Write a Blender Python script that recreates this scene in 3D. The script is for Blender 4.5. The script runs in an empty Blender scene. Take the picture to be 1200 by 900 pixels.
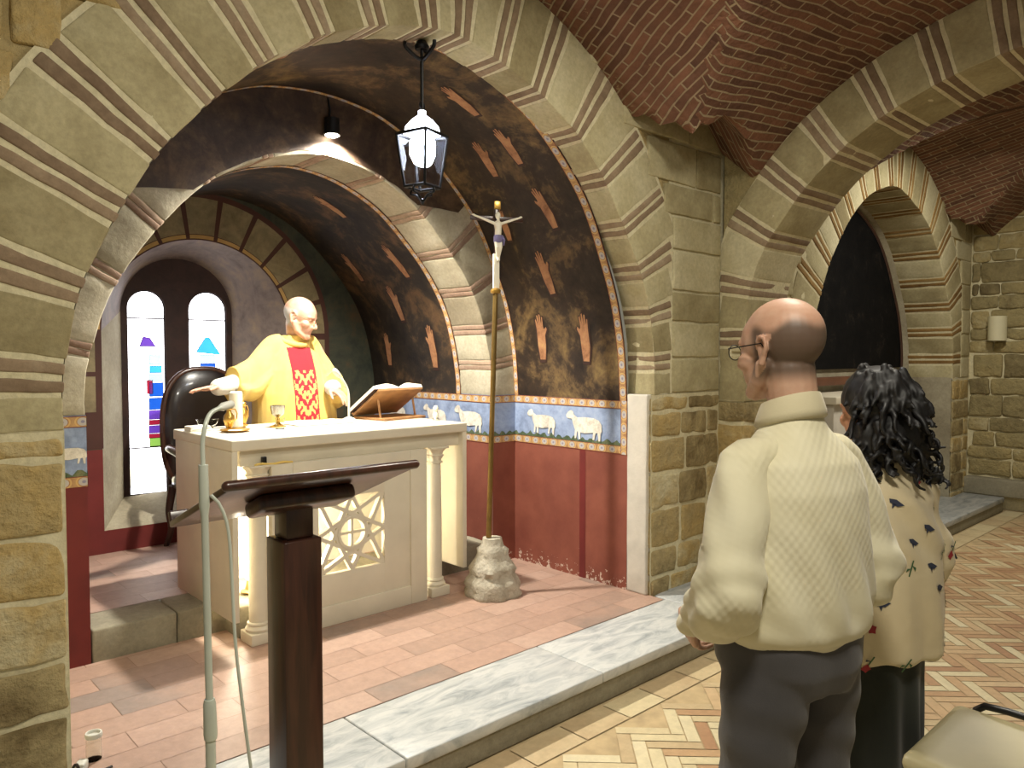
import bpy, bmesh, math, random
from math import sin, cos, pi, sqrt, radians, atan2
from mathutils import Vector, Matrix, noise as mnoise
import numpy as np

SC = bpy.context.scene
COL = SC.collection
RNG = random.Random(7)

# ------------------------------------------------------------------ materials
def rgb(r, g, b):
    def l(c):
        c /= 255.0
        return c / 12.92 if c <= 0.04045 else ((c + 0.055) / 1.055) ** 2.4
    return (l(r), l(g), l(b), 1.0)

class NT:
    def __init__(s, name):
        s.m = bpy.data.materials.new(name); s.m.use_nodes = True
        s.t = s.m.node_tree; s.n = s.t.nodes; s.l = s.t.links
        s.b = s.n['Principled BSDF']
    def new(s, t, **kw):
        n = s.n.new(t)
        for k, v in kw.items(): setattr(n, k, v)
        return n
    def link(s, a, b): s.l.new(a, b)
    def coord(s, which='Object'):
        return s.new('ShaderNodeTexCoord').outputs[which]
    def noise(s, vec, scale, detail=4, rough=0.55, dist=0.0):
        n = s.new('ShaderNodeTexNoise'); n.inputs['Scale'].default_value = scale
        n.inputs['Detail'].default_value = detail; n.inputs['Roughness'].default_value = rough
        n.inputs['Distortion'].default_value = dist
        s.link(vec, n.inputs['Vector']); return n.outputs['Fac']
    def ramp(s, fac, stops):
        r = s.new('ShaderNodeValToRGB'); e = r.color_ramp.elements
        while len(e) < len(stops): e.new(0.5)
        for i, (p, c) in enumerate(stops):
            e[i].position = p; e[i].color = c
        s.link(fac, r.inputs['Fac']); return r.outputs['Color']
    def mix(s, fac, a, b, mode='MIX'):
        n = s.new('ShaderNodeMix'); n.data_type = 'RGBA'; n.blend_type = mode
        for sock, v in ((n.inputs[0], fac), (n.inputs[6], a), (n.inputs[7], b)):
            if hasattr(v, 'is_linked') or hasattr(v, 'links'): s.link(v, sock)
            else: sock.default_value = v
        return n.outputs[2]
    def math(s, op, a, b=None, c=None):
        n = s.new('ShaderNodeMath', operation=op)
        for i, v in enumerate((a, b, c)):
            if v is None: continue
            if hasattr(v, 'links'): s.link(v, n.inputs[i])
            else: n.inputs[i].default_value = v
        return n.outputs[0]
    def attr(s, name):
        a = s.new('ShaderNodeAttribute'); a.attribute_name = name; return a
    def bump(s, h, strength=0.4, dist=0.01):
        b = s.new('ShaderNodeBump'); b.inputs['Strength'].default_value = strength
        b.inputs['Distance'].default_value = dist
        s.link(h, b.inputs['Height']); s.link(b.outputs['Normal'], s.b.inputs['Normal'])
    def set(s, **kw):
        for k, v in kw.items():
            sock = s.b.inputs[k]
            if hasattr(v, 'links'): s.link(v, sock)
            else: sock.default_value = v

def plain(name, c, rough=0.6, metal=0.0, var=0.12, vscale=6.0, bump=0.0, bscale=60.0, spec=0.5, coat=0.0, sheen=0.0):
    t = NT(name); v = t.coord()
    n = t.noise(v, vscale)
    lo = tuple(x * (1 - var) for x in c[:3]) + (1,); hi = tuple(min(1, x * (1 + var)) for x in c[:3]) + (1,)
    t.set(**{'Base Color': t.ramp(n, [(0.3, lo), (0.7, hi)]), 'Roughness': rough, 'Metallic': metal, 'Specular IOR Level': spec, 'Coat Weight': coat, 'Sheen Weight': sheen})
    if bump: t.bump(t.noise(v, bscale, 3), bump, 0.004)
    return t.m

def stone(name, stops, scale=5.0, bump=0.5, bdist=0.015, fine=45.0, rough=0.9, tintamt=0.5):
    """block stone: colour by noise, each block its own tint (face attribute)"""
    t = NT(name); v = t.coord()
    n1 = t.noise(v, scale, 6, 0.6, 0.3); n2 = t.noise(v, fine, 4, 0.7)
    tn = t.attr('tint').outputs['Fac']
    f = t.math('ADD', t.math('MULTIPLY', n1, 0.62), t.math('MULTIPLY', tn, 0.38))
    col = t.ramp(f, stops)
    k = t.math('MULTIPLY_ADD', n2, 0.7, 0.65)
    col = t.mix(1.0, col, k, 'MULTIPLY')
    t.set(**{'Base Color': col, 'Roughness': rough, 'Specular IOR Level': 0.25})
    h = t.math('ADD', t.math('MULTIPLY', t.noise(v, scale * 2.2, 5, 0.6), 1.0), t.math('MULTIPLY', n2, 0.5))
    t.bump(h, bump, bdist)
    return t.m

M = {}
M['sandstone'] = stone('sandstone', [(0.25, rgb(140, 128, 94)), (0.5, rgb(174, 164, 128)), (0.75, rgb(194, 186, 154))], 4.0, 0.35, 0.012)
M['rough_stone'] = stone('rough_stone', [(0.25, rgb(116, 100, 68)), (0.42, rgb(162, 146, 106)), (0.6, rgb(176, 152, 100)), (0.8, rgb(194, 186, 154))], 5.5, 0.8, 0.03, 30)
M['thin_brick'] = stone('thin_brick', [(0.25, rgb(118, 98, 78)), (0.55, rgb(146, 126, 102)), (0.8, rgb(164, 148, 124))], 9.0, 0.4, 0.008)
M['mortar'] = stone('mortar', [(0.3, rgb(192, 182, 146)), (0.7, rgb(214, 206, 174))], 8.0, 0.5, 0.01)
M['dark_mortar'] = stone('dark_mortar', [(0.3, rgb(120, 104, 70)), (0.7, rgb(168, 154, 112))], 8.0, 0.6, 0.012)
M['grey_stone'] = stone('grey_stone', [(0.3, rgb(128, 118, 98)), (0.55, rgb(162, 154, 132)), (0.8, rgb(186, 178, 158))], 4.0, 0.3, 0.01)
M['grey_brick'] = stone('grey_brick', [(0.3, rgb(128, 104, 88)), (0.7, rgb(164, 142, 122))], 6.0, 0.3, 0.008)
M['rubble'] = stone('rubble', [(0.25, rgb(112, 100, 72)), (0.45, rgb(150, 138, 100)), (0.65, rgb(166, 150, 106)), (0.85, rgb(186, 178, 146))], 6.0, 0.9, 0.035, 26)
M['soffit_shade_brick'] = stone('soffit_shade_brick', [(0.3, rgb(112, 84, 48)), (0.6, rgb(146, 116, 70)), (0.85, rgb(160, 136, 90))], 5.0, 0.5, 0.02)  # shade of the arch soffit put into the brick colour
M['plaster'] = plain('white_plaster', rgb(196, 190, 178), 0.85, var=0.1, vscale=9, bump=0.3)
M['iron'] = plain('black_iron', rgb(20, 19, 20), 0.45, 0.6, 0.2)
M['black_plastic'] = plain('black_plastic', rgb(16, 16, 17), 0.35)
M['white_plastic'] = plain('white_plastic', rgb(205, 205, 196), 0.4)
M['grey_enamel'] = plain('pale_enamel', rgb(190, 196, 184), 0.35, 0.1)
M['brass'] = plain('aged_brass', rgb(146, 120, 70), 0.35, 0.85, 0.2, 12)
M['gold'] = plain('gilt_metal', rgb(206, 164, 84), 0.28, 0.9)
M['silver'] = plain('silver_metal', rgb(190, 188, 180), 0.25, 0.95)
M['linen'] = plain('white_linen', rgb(232, 228, 216), 0.85, var=0.04)
M['wax'] = plain('candle_wax', rgb(236, 230, 210), 0.5, var=0.03)
M['paper'] = plain('book_paper', rgb(236, 230, 212), 0.8, var=0.04)
M['altar_marble'] = plain('altar_marble', rgb(214, 206, 186), 0.45, var=0.07, vscale=4, bump=0.08)
M['leather'] = plain('black_leather', rgb(24, 16, 16), 0.28, var=0.2, coat=0.3)
M['dark_book'] = plain('dark_book_cover', rgb(58, 36, 30), 0.5)
M['tan_wood'] = plain('tan_wood', rgb(158, 116, 74), 0.5, var=0.25, vscale=12)
M['base_stone'] = stone('carved_stone', [(0.3, rgb(150, 142, 124)), (0.7, rgb(196, 190, 174))], 14.0, 0.6, 0.012, 60)
M['vinyl'] = plain('beige_vinyl', rgb(188, 178, 140), 0.42, var=0.1, vscale=3)
M['sconce'] = plain('cream_metal', rgb(206, 200, 168), 0.6, var=0.05)

def wood():
    t = NT('dark_varnished_wood'); v = t.coord()
    mp = t.new('ShaderNodeMapping'); mp.inputs['Scale'].default_value = (14, 14, 1.2); t.link(v, mp.inputs['Vector'])
    n = t.noise(mp.outputs['Vector'], 3.0, 5, 0.6, 0.6)
    t.set(**{'Base Color': t.ramp(n, [(0.3, rgb(40, 22, 16)), (0.7, rgb(74, 42, 30))]), 'Roughness': 0.3, 'Coat Weight': 0.25, 'Coat Roughness': 0.2})
    t.bump(n, 0.08, 0.003)
    return t.m
M['wood'] = wood()

def emis(name, c, s):
    t = NT(name); t.set(**{'Base Color': c, 'Emission Color': c, 'Emission Strength': s, 'Roughness': 0.4}); return t.m
M['bulb'] = emis('lit_bulb', rgb(226, 236, 255), 60)
M['spot_bulb'] = emis('lit_spot_lens', rgb(255, 248, 232), 40)

def glass(name, c=(1, 1, 1, 1), rough=0.03):
    t = NT(name); t.set(**{'Base Color': c, 'Roughness': rough, 'Transmission Weight': 1.0, 'IOR': 1.12}); return t.m
M['glass'] = glass('clear_glass')
M['cup_glass'] = glass('cup_glass', (0.93, 0.96, 0.93, 1), 0.06)

def mural(name, stops, scale):
    t = NT(name); v = t.coord()
    a = t.noise(v, scale, 6, 0.65, 0.8); b = t.noise(v, scale * 5.5, 5, 0.7, 0.3)
    f = t.math('ADD', t.math('MULTIPLY', a, 0.7), t.math('MULTIPLY', b, 0.3))
    t.set(**{'Base Color': t.ramp(f, stops), 'Roughness': 0.6, 'Specular IOR Level': 0.3})
    t.bump(b, 0.25, 0.006)
    return t.m
M['mural'] = mural('dark_mural_paint', [(0.38, rgb(27, 20, 17)), (0.5, rgb(50, 38, 28)), (0.59, rgb(98, 78, 50)), (0.68, rgb(126, 106, 66))], 2.6)
M['mural_inner'] = mural('dark_green_brown_mural_paint', [(0.38, rgb(26, 21, 19)), (0.51, rgb(46, 38, 30)), (0.6, rgb(88, 66, 44)), (0.68, rgb(108, 88, 60))], 2.4)
M['mural_hand'] = mural('ochre_figure_paint', [(0.35, rgb(116, 80, 54)), (0.52, rgb(160, 114, 80)), (0.68, rgb(176, 136, 92))], 9.0)
M['mural_line'] = plain('dark_outline_paint', rgb(52, 28, 20), 0.7)
M['soot'] = mural('soot_brown_paint', [(0.36, rgb(38, 27, 22)), (0.5, rgb(66, 50, 38)), (0.66, rgb(104, 82, 60))], 3.2)
M['recess_paint'] = mural('mauve_grey_paint', [(0.35, rgb(96, 84, 78)), (0.5, rgb(126, 112, 104)), (0.66, rgb(150, 132, 106))], 3.0)
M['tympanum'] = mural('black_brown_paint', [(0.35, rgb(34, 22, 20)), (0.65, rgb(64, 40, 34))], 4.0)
M['back_block'] = mural('painted_block_olive', [(0.35, rgb(104, 92, 68)), (0.65, rgb(150, 136, 102))], 4.0)
M['back_line'] = plain('painted_joint_brown', rgb(70, 38, 28), 0.75, var=0.2)
M['back_gold'] = plain('painted_ochre_line', rgb(176, 142, 84), 0.75, var=0.2)
M['teal_paint'] = mural('teal_grey_paint', [(0.35, rgb(36, 44, 38)), (0.52, rgb(62, 64, 52)), (0.66, rgb(88, 70, 48))], 3.0)
M['dark_panel'] = mural('blackened_painting', [(0.4, rgb(9, 9, 10)), (0.57, rgb(17, 16, 16)), (0.72, rgb(48, 42, 36))], 5.0); M['dark_panel'].node_tree.nodes['Principled BSDF'].inputs['Roughness'].default_value = .85; M['dark_panel'].node_tree.nodes['Principled BSDF'].inputs['Specular IOR Level'].default_value = .1

def dado():
    t = NT('red_dado_paint'); v = t.coord()
    n = t.noise(v, 5, 5, 0.6)
    col = t.ramp(n, [(0.3, rgb(118, 60, 46)), (0.7, rgb(138, 78, 60))])
    sep = t.new('ShaderNodeSeparateXYZ'); t.link(v, sep.inputs[0])
    # flaked paint low on the wall, worn spots with a shape of their own
    lowb = t.new('ShaderNodeMapRange'); t.link(sep.outputs[2], lowb.inputs['Value'])
    lowb.inputs['From Min'].default_value = 0.15; lowb.inputs['From Max'].default_value = 0.30
    lowb.inputs['To Min'].default_value = 0.53; lowb.inputs['To Max'].default_value = 0.74
    fl = t.math('GREATER_THAN', t.noise(v, 28, 4, 0.7), lowb.outputs[0])
    fl = t.math('MULTIPLY', fl, t.math('LESS_THAN', sep.outputs[2], 0.62))
    t.set(**{'Base Color': t.mix(fl, col, rgb(196, 176, 160)), 'Roughness': 0.7})
    t.bump(n, 0.15, 0.005); return t.m
M['dado'] = dado()
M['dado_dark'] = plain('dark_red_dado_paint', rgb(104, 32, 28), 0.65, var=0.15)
M['frieze_blue'] = mural('frieze_blue_paint', [(0.36, rgb(110, 124, 150)), (0.52, rgb(142, 158, 188)), (0.68, rgb(166, 178, 200))], 5.0)
M['frieze_green'] = mural('frieze_grass_paint', [(0.36, rgb(48, 66, 48)), (0.52, rgb(84, 98, 72)), (0.68, rgb(128, 124, 84))], 16.0)
M['sheep_paint'] = mural('sheep_white_paint', [(0.35, rgb(176, 168, 154)), (0.55, rgb(226, 220, 206)), (0.7, rgb(236, 232, 220))], 14.0)

def border():
    t = NT('floral_border_paint')
    uv = t.new('ShaderNodeUVMap'); uv.uv_map = 'UVMap'
    sep = t.new('ShaderNodeSeparateXYZ'); t.link(uv.outputs[0], sep.inputs[0])
    fu = t.math('FRACT', t.math('MULTIPLY', sep.outputs[0], 1 / 0.085))
    du = t.math('SUBTRACT', fu, 0.5); dv = t.math('MULTIPLY', t.math('SUBTRACT', sep.outputs[1], 0.5), 0.75)
    r = t.math('SQRT', t.math('ADD', t.math('MULTIPLY', du, du), t.math('MULTIPLY', dv, dv)))
    base = t.ramp(t.noise(t.coord(), 25, 3), [(0.35, rgb(146, 102, 66)), (0.65, rgb(182, 146, 96))])
    edge = t.math('GREATER_THAN', t.math('ABSOLUTE', t.math('SUBTRACT', sep.outputs[1], 0.5)), 0.43)
    col = t.mix(t.math('LESS_THAN', r, 0.27), base, rgb(176, 170, 164))
    col = t.mix(t.math('LESS_THAN', r, 0.1), col, rgb(132, 128, 150))
    leaf = t.math('LESS_THAN', t.math('ABSOLUTE', t.math('SUBTRACT', r, 0.37)), 0.045)
    col = t.mix(leaf, col, rgb(196, 160, 100))
    col = t.mix(edge, col, rgb(112, 44, 30))
    t.set(**{'Base Color': col, 'Roughness': 0.75}); return t.m
M['border'] = border()

def vault_brick():
    t = NT('vault_brick')
    uv = t.new('ShaderNodeUVMap'); uv.uv_map = 'UVMap'
    v = t.coord()
    dis = t.new('ShaderNodeTexNoise'); dis.inputs['Scale'].default_value = 3.5; t.link(v, dis.inputs['Vector'])
    ad = t.new('ShaderNodeVectorMath', operation='MULTIPLY_ADD'); t.link(dis.outputs['Color'], ad.inputs[0]); ad.inputs[1].default_value = (0.045, 0.045, 0); t.link(uv.outputs[0], ad.inputs[2])
    br = t.new('ShaderNodeTexBrick'); t.link(ad.outputs[0], br.inputs['Vector'])
    br.inputs['Scale'].default_value = 1.0; br.inputs['Brick Width'].default_value = 0.24; br.inputs['Row Height'].default_value = 0.047
    br.inputs['Mortar Size'].default_value = 0.006; br.inputs['Mortar Smooth'].default_value = 0.3; br.inputs['Bias'].default_value = -0.1
    br.inputs['Color1'].default_value = rgb(128, 90, 70); br.inputs['Color2'].default_value = rgb(90, 64, 52); br.inputs['Mortar'].default_value = rgb(158, 140, 112)
    n = t.noise(v, 7, 5, 0.65)
    col = t.mix(t.math('GREATER_THAN', t.noise(v, 9, 5, 0.7), 0.66), br.outputs['Color'], rgb(150, 124, 92))
    col = t.mix(1.0, col, t.math('MULTIPLY_ADD', n, 0.9, 0.5), 'MULTIPLY')
    t.set(**{'Base Color': col, 'Roughness': 0.9, 'Specular IOR Level': 0.2})
    h = t.math('ADD', t.math('MULTIPLY', br.outputs['Fac'], -0.8), t.math('MULTIPLY', t.noise(v, 30, 4), 0.9))
    t.bump(h, 0.9, 0.02); return t.m
M['vault_brick'] = vault_brick()

def tile(name, stops, rough, bump=0.2):
    t = NT(name); v = t.coord(); tn = t.attr('tint').outputs['Fac']
    n = t.noise(v, 2.2, 5, 0.6); n2 = t.noise(v, 24, 4, 0.7)
    f = t.math('ADD', t.math('MULTIPLY', tn, 0.55), t.math('MULTIPLY', n, 0.45))
    col = t.mix(1.0, t.ramp(f, stops), t.math('MULTIPLY_ADD', n2, 0.5, 0.75), 'MULTIPLY')
    t.set(**{'Base Color': col, 'Roughness': rough}); t.bump(n2, bump, 0.004); return t.m
M['herringbone'] = tile('herringbone_clay_tile', [(0.22, rgb(178, 154, 118)), (0.38, rgb(196, 178, 140)), (0.55, rgb(204, 190, 152)), (0.75, rgb(210, 198, 164))], 0.6)
M['herringbone_red'] = tile('herringbone_red_clay_tile', [(0.22, rgb(166, 128, 96)), (0.45, rgb(184, 152, 114)), (0.7, rgb(198, 172, 134))], 0.55)
M['terracotta'] = tile('terracotta_tile', [(0.2, rgb(140, 124, 114)), (0.3, rgb(164, 136, 120)), (0.6, rgb(174, 143, 126)), (0.8, rgb(182, 154, 138))], 0.5)
M['grout'] = plain('tile_grout', rgb(152, 126, 110), 0.9, var=0.15, vscale=10)
M['grout_pale'] = plain('pale_grout', rgb(180, 158, 120), 0.9, var=0.2, vscale=10)

def marble():
    t = NT('grey_veined_marble'); v = t.coord()
    mp = t.new('ShaderNodeMapping'); mp.inputs['Rotation'].default_value = (0, 0, 0.6); mp.inputs['Scale'].default_value = (1.2, 4.0, 2.0); t.link(v, mp.inputs['Vector'])
    a = t.noise(mp.outputs['Vector'], 3.0, 7, 0.65, 1.2); tn = t.attr('tint').outputs['Fac']
    col = t.ramp(a, [(0.32, rgb(140, 146, 149)), (0.46, rgb(176, 180, 180)), (0.6, rgb(200, 201, 198)), (0.75, rgb(182, 185, 184))])
    col = t.mix(1.0, col, t.math('MULTIPLY_ADD', tn, 0.35, 0.68), 'MULTIPLY')
    t.set(**{'Base Color': col, 'Roughness': 0.42}); t.bump(t.noise(v, 40, 3), 0.1, 0.004); return t.m
M['marble'] = marble()
M['riser_stone'] = stone('riser_stone', [(0.3, rgb(128, 122, 104)), (0.7, rgb(156, 150, 130))], 6, 0.3, 0.01)

def skin(name, c, red, hair=None):
    t = NT(name); v = t.coord()
    n = t.noise(v, 14, 4, 0.6)
    col = t.ramp(n, [(0.3, red), (0.65, c)])
    if hair:
        col = t.mix(t.attr('hair').outputs['Fac'], col, hair)
    t.set(**{'Base Color': col, 'Roughness': 0.5, 'Subsurface Weight': 0.12, 'Subsurface Scale': 0.008})
    t.b.inputs['Subsurface Radius'].default_value = (1.0, 0.4, 0.25)
    t.bump(t.noise(v, 160, 3), 0.06, 0.002); return t.m

def knit():
    t = NT('cream_cable_knit'); v = t.coord()
    mp = t.new('ShaderNodeMapping'); t.link(v, mp.inputs['Vector'])
    sep = t.new('ShaderNodeSeparateXYZ'); t.link(mp.outputs[0], sep.inputs[0])
    z = sep.outputs[2]
    # diamond lattice on yoke and hem, soft ribs and cables elsewhere
    u = t.math('SUBTRACT', sep.outputs[0], t.math('MULTIPLY', sep.outputs[1], 0.45))
    d1 = t.math('SINE', t.math('MULTIPLY', u, 290.0)); d2 = t.math('SINE', t.math('MULTIPLY', z, 230.0))
    dia = t.math('MULTIPLY', d1, d2)
    pn = t.noise(v, 4.2, 1)
    mk = t.new('ShaderNodeMapRange'); t.link(pn, mk.inputs['Value']); mk.inputs['From Min'].default_value = .47; mk.inputs['From Max'].default_value = .56
    cab = t.math('SINE', t.math('MULTIPLY', u, 120.0)); st = t.math('SINE', t.math('ADD', t.math('MULTIPLY', z, 420.0), t.math('MULTIPLY', u, 160.0)))
    h = t.math('ADD', t.math('MULTIPLY', dia, t.math('MULTIPLY', mk.outputs[0], .75)), t.math('ADD', t.math('MULTIPLY', cab, 0.3), t.math('MULTIPLY', st, 0.04)))
    n = t.noise(v, 5, 3)
    t.set(**{'Base Color': t.ramp(n, [(0.3, rgb(206, 198, 164)), (0.7, rgb(222, 216, 188))]), 'Roughness': 0.9, 'Sheen Weight': 0.25})
    t.bump(h, 0.3, 0.0022); return t.m
M['knit'] = knit()

def cloth(name, c, c2, bump=0.25, bs=300, rough=0.9, sheen=0.2):
    t = NT(name); v = t.coord()
    t.set(**{'Base Color': t.ramp(t.noise(v, 6, 4), [(0.3, c2), (0.7, c)]), 'Roughness': rough, 'Sheen Weight': sheen})
    t.bump(t.noise(v, bs, 2), bump, 0.002); return t.m
M['collar_cloth'] = cloth('beige_collar_knit', rgb(206, 196, 164), rgb(196, 186, 154), 0.2, 220)
M['trousers'] = cloth('charcoal_wool', rgb(76, 74, 76), rgb(62, 60, 62))
M['skirt'] = cloth('dark_green_cloth', rgb(34, 40, 32), rgb(24, 28, 24))
M['gold_cloth'] = cloth('pale_gold_cloth', rgb(230, 200, 112), rgb(220, 186, 96), 0.15)
M['alb'] = cloth('white_alb_cloth', rgb(214, 210, 198), rgb(204, 198, 186), 0.1)
M['shoe'] = plain('black_shoe_leather', rgb(26, 24, 24), 0.4)
M['hair'] = plain('black_hair', rgb(12, 10, 11), 0.55, var=0.3, vscale=40, spec=0.5)
M['grey_hair'] = plain('white_grey_hair', rgb(206, 202, 198), 0.7, var=0.1)

def floral():
    t = NT('beige_blouse_cloth'); v = t.coord()
    t.set(**{'Base Color': t.ramp(t.noise(v, 5, 3), [(0.3, rgb(204, 188, 152)), (0.7, rgb(218, 204, 170))]), 'Roughness': 0.55, 'Sheen Weight': 0.2})
    t.bump(t.noise(v, 12, 4, 0.6, 0.8), 0.3, 0.01); return t.m
M['blouse'] = floral()
M['print_red'] = plain('print_red', rgb(150, 40, 48), 0.7)
M['print_blue'] = plain('print_blue', rgb(46, 52, 72), 0.7)
M['print_green'] = plain('print_green', rgb(62, 96, 62), 0.7)
M['red_orphrey'] = cloth('red_orphrey_cloth', rgb(176, 30, 44), rgb(160, 24, 38), 0.1)
M['gold_orphrey'] = cloth('gold_embroidery', rgb(222, 180, 104), rgb(206, 162, 88), 0.3, 200)

def lit_glass(name, c, s):
    t = NT(name); v = t.coord()
    n = t.noise(v, 9, 3)
    k = t.math('MULTIPLY_ADD', n, 0.5, 0.75)
    t.set(**{'Base Color': c, 'Roughness': 0.2, 'Emission Color': t.mix(1.0, c, k, 'MULTIPLY'), 'Emission Strength': s}); return t.m
M['pane_white'] = lit_glass('daylit_white_glass', rgb(252, 250, 255), 5.0)
M['pane_cream'] = lit_glass('daylit_cream_glass', rgb(255, 246, 214), 4.0)
M['pane_blue'] = lit_glass('daylit_blue_glass', rgb(30, 90, 200), 1.0)
M['pane_sky'] = lit_glass('daylit_sky_glass', rgb(60, 170, 235), 1.3)
M['pane_pale'] = lit_glass('daylit_pale_blue_glass', rgb(170, 230, 245), 1.5)
M['pane_violet'] = lit_glass('daylit_violet_glass', rgb(110, 70, 190), 0.9)
M['pane_green'] = lit_glass('daylit_green_glass', rgb(150, 200, 90), 1.0)
M['pane_red'] = lit_glass('daylit_red_glass', rgb(190, 40, 70), 0.7)
M['pane_yellow'] = lit_glass('daylit_yellow_glass', rgb(250, 235, 120), 1.5)
M['lead'] = plain('window_lead', rgb(40, 32, 34), 0.6)

# ------------------------------------------------------------------ mesh builder
class MB:
    def __init__(s): s.v = []; s.f = []; s.m = []; s.t = []; s.uv = []; s.has_uv = False
    def vert(s, p): s.v.append(tuple(p)); return len(s.v) - 1
    def face(s, idx, mat=0, tint=0.5, uv=None):
        s.f.append(tuple(idx)); s.m.append(mat); s.t.append(tint); s.uv.append(uv)
        if uv: s.has_uv = True
    def quad(s, a, b, c, d, mat=0, tint=0.5, uv=None):
        i = [s.vert(p) for p in (a, b, c, d)]; s.face(i, mat, tint, uv)
    def poly(s, pts, mat=0, tint=0.5): s.face([s.vert(p) for p in pts], mat, tint)
    def grid(s, P, mat=0, tint=0.5, UV=None, closed_u=False, flip=False):
        """P[i][j] points"""
        n, m = len(P), len(P[0]); ids = [[s.vert(p) for p in r] for r in P]
        for i in range(n - 1 + (1 if closed_u else 0)):
            for j in range(m - 1):
                i2 = (i + 1) % n
                q = [ids[i][j], ids[i2][j], ids[i2][j + 1], ids[i][j + 1]]
                u = None
                if UV: u = [UV[i][j], UV[i2][j], UV[i2][j + 1], UV[i][j + 1]]
                if flip: q = q[::-1]; u = u[::-1] if u else None
                s.face(q, mat(i, j) if callable(mat) else mat, tint, u)
        return ids
    def rbox(s, size, r=0.01, n=(3, 3, 3), fn=None, mat=0, tint=0.5, jit=0.0, jscale=8.0, seed=0.0, skip=()):
        """rounded box, local coords 0..size, passed through fn(Vector)->point"""
        def lines(L, k):
            rr = min(r, L * 0.49)
            ins = [rr + (L - 2 * rr) * i / k for i in range(k + 1)]
            return [0.0, rr * 0.35] + ins + [L - rr * 0.35, L] if r > 0 else [L * i / k for i in range(k + 1)]
        ls = [lines(size[a], n[a]) for a in range(3)]
        cache = {}
        def P(i, j, k):
            key = (i, j, k)
            if key in cache: return cache[key]
            p = Vector((ls[0][i], ls[1][j], ls[2][k]))
            if r > 0:
                c = Vector([min(max(p[a], min(r, size[a] * .49)), size[a] - min(r, size[a] * .49)) for a in range(3)])
                d = p - c
                if d.length > 1e-9:
                    dm = max(abs(d.x), abs(d.y), abs(d.z))
                    p = c + d.normalized() * dm
            if jit:
                nv = mnoise.noise_vector(p * jscale + Vector((seed * 3.1, seed * 1.7, seed)))
                p = p + nv * jit
            q = fn(p) if fn else p
            cache[key] = s.vert(q); return cache[key]
        N = [len(l) - 1 for l in ls]
        for a, (b, c) in ((0, (1, 2)), (1, (2, 0)), (2, (0, 1))):
            for side in (0, 1):
                if (a, side) in skip: continue
                for i in range(N[b]):
                    for j in range(N[c]):
                        q = []
                        for (di, dj) in ((0, 0), (1, 0), (1, 1), (0, 1)):
                            t = [0, 0, 0]; t[a] = N[a] * side; t[b] = i + di; t[c] = j + dj
                            q.append(P(*t))
                        s.face(q if side else q[::-1], mat, tint)
    def box(s, lo, hi, mat=0, tint=0.5, r=0.004, fn=None, n=(1, 1, 1)):
        lo = Vector(lo); hi = Vector(hi)
        f = (lambda p: fn(p + lo)) if fn else (lambda p: p + lo)
        s.rbox(hi - lo, r, n, f, mat, tint)
    def tube(s, pts, rad, seg=12, mat=0, tint=0.5, cap=True, round_cap=False):
        pts = [Vector(p) for p in pts]; n = len(pts)
        rad = [rad] * n if not hasattr(rad, '__len__') else list(rad)
        if round_cap:
            d0 = (pts[0] - pts[1]).normalized(); d1 = (pts[-1] - pts[-2]).normalized()
            pre = []; post = []
            for k in (80, 55, 25):
                a = radians(k)
                pre.append((pts[0] + d0 * rad[0] * sin(a), rad[0] * cos(a)))
                post.append((pts[-1] + d1 * rad[-1] * sin(a), rad[-1] * cos(a)))
            pts = [p for p, _ in pre] + pts + [p for p, _ in post[::-1]]
            rad = [q for _, q in pre] + rad + [q for _, q in post[::-1]]
            n = len(pts)
        up = None; rings = []
        for i in range(n):
            t = (pts[min(i + 1, n - 1)] - pts[max(i - 1, 0)])
            t = t.normalized() if t.length > 1e-9 else Vector((0, 0, 1))
            if up is None:
                up = Vector((0, 0, 1)) if abs(t.z) < 0.9 else Vector((1, 0, 0))
            x = up - t * up.dot(t)
            if x.length < 1e-6: x = t.orthogonal()
            x.normalize(); up = x; y = t.cross(x)
            rings.append([s.vert(pts[i] + (x * cos(2 * pi * k / seg) + y * sin(2 * pi * k / seg)) * rad[i]) for k in range(seg)])
        for i in range(n - 1):
            for k in range(seg):
                k2 = (k + 1) % seg
                s.face([rings[i][k], rings[i][k2], rings[i + 1][k2], rings[i + 1][k]], mat, tint)
        if cap:
            s.face(rings[0][::-1], mat, tint); s.face(rings[-1], mat, tint)
    def lathe(s, prof, c=(0, 0, 0), seg=24, mat=0, tint=0.5, fn=None):
        rings = []
        for (r, z) in prof:
            ring = []
            for k in range(seg):
                a = 2 * pi * k / seg; p = Vector((c[0] + r * cos(a), c[1] + r * sin(a), c[2] + z))
                ring.append(s.vert(fn(p) if fn else p))
            rings.append(ring)
        for i in range(len(prof) - 1):
            for k in range(seg):
                k2 = (k + 1) % seg; s.face([rings[i][k], rings[i][k2], rings[i + 1][k2], rings[i + 1][k]], mat, tint)
        if prof[0][0] > 1e-6: s.face(rings[0][::-1], mat, tint)
        if prof[-1][0] > 1e-6: s.face(rings[-1], mat, tint)
    def ell(s, c, r, rot=None, seg=20, rings=12, mat=0):
        c = Vector(c); R = rot or Matrix.Identity(3)
        prev = None; top = s.vert(c + R @ Vector((0, 0, r[2]))); 
        for i in range(1, rings):
            a = pi * i / rings
            cur = [s.vert(c + R @ Vector((r[0] * sin(a) * cos(2 * pi * k / seg), r[1] * sin(a) * sin(2 * pi * k / seg), r[2] * cos(a)))) for k in range(seg)]
            for k in range(seg):
                k2 = (k + 1) % seg
                if prev is None: s.face([top, cur[k], cur[k2]], mat)
                else: s.face([prev[k], cur[k], cur[k2], prev[k2]], mat)
            prev = cur
        bot = s.vert(c - R @ Vector((0, 0, r[2])))
        for k in range(seg): s.face([prev[k], bot, prev[(k + 1) % seg]], mat)
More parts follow.
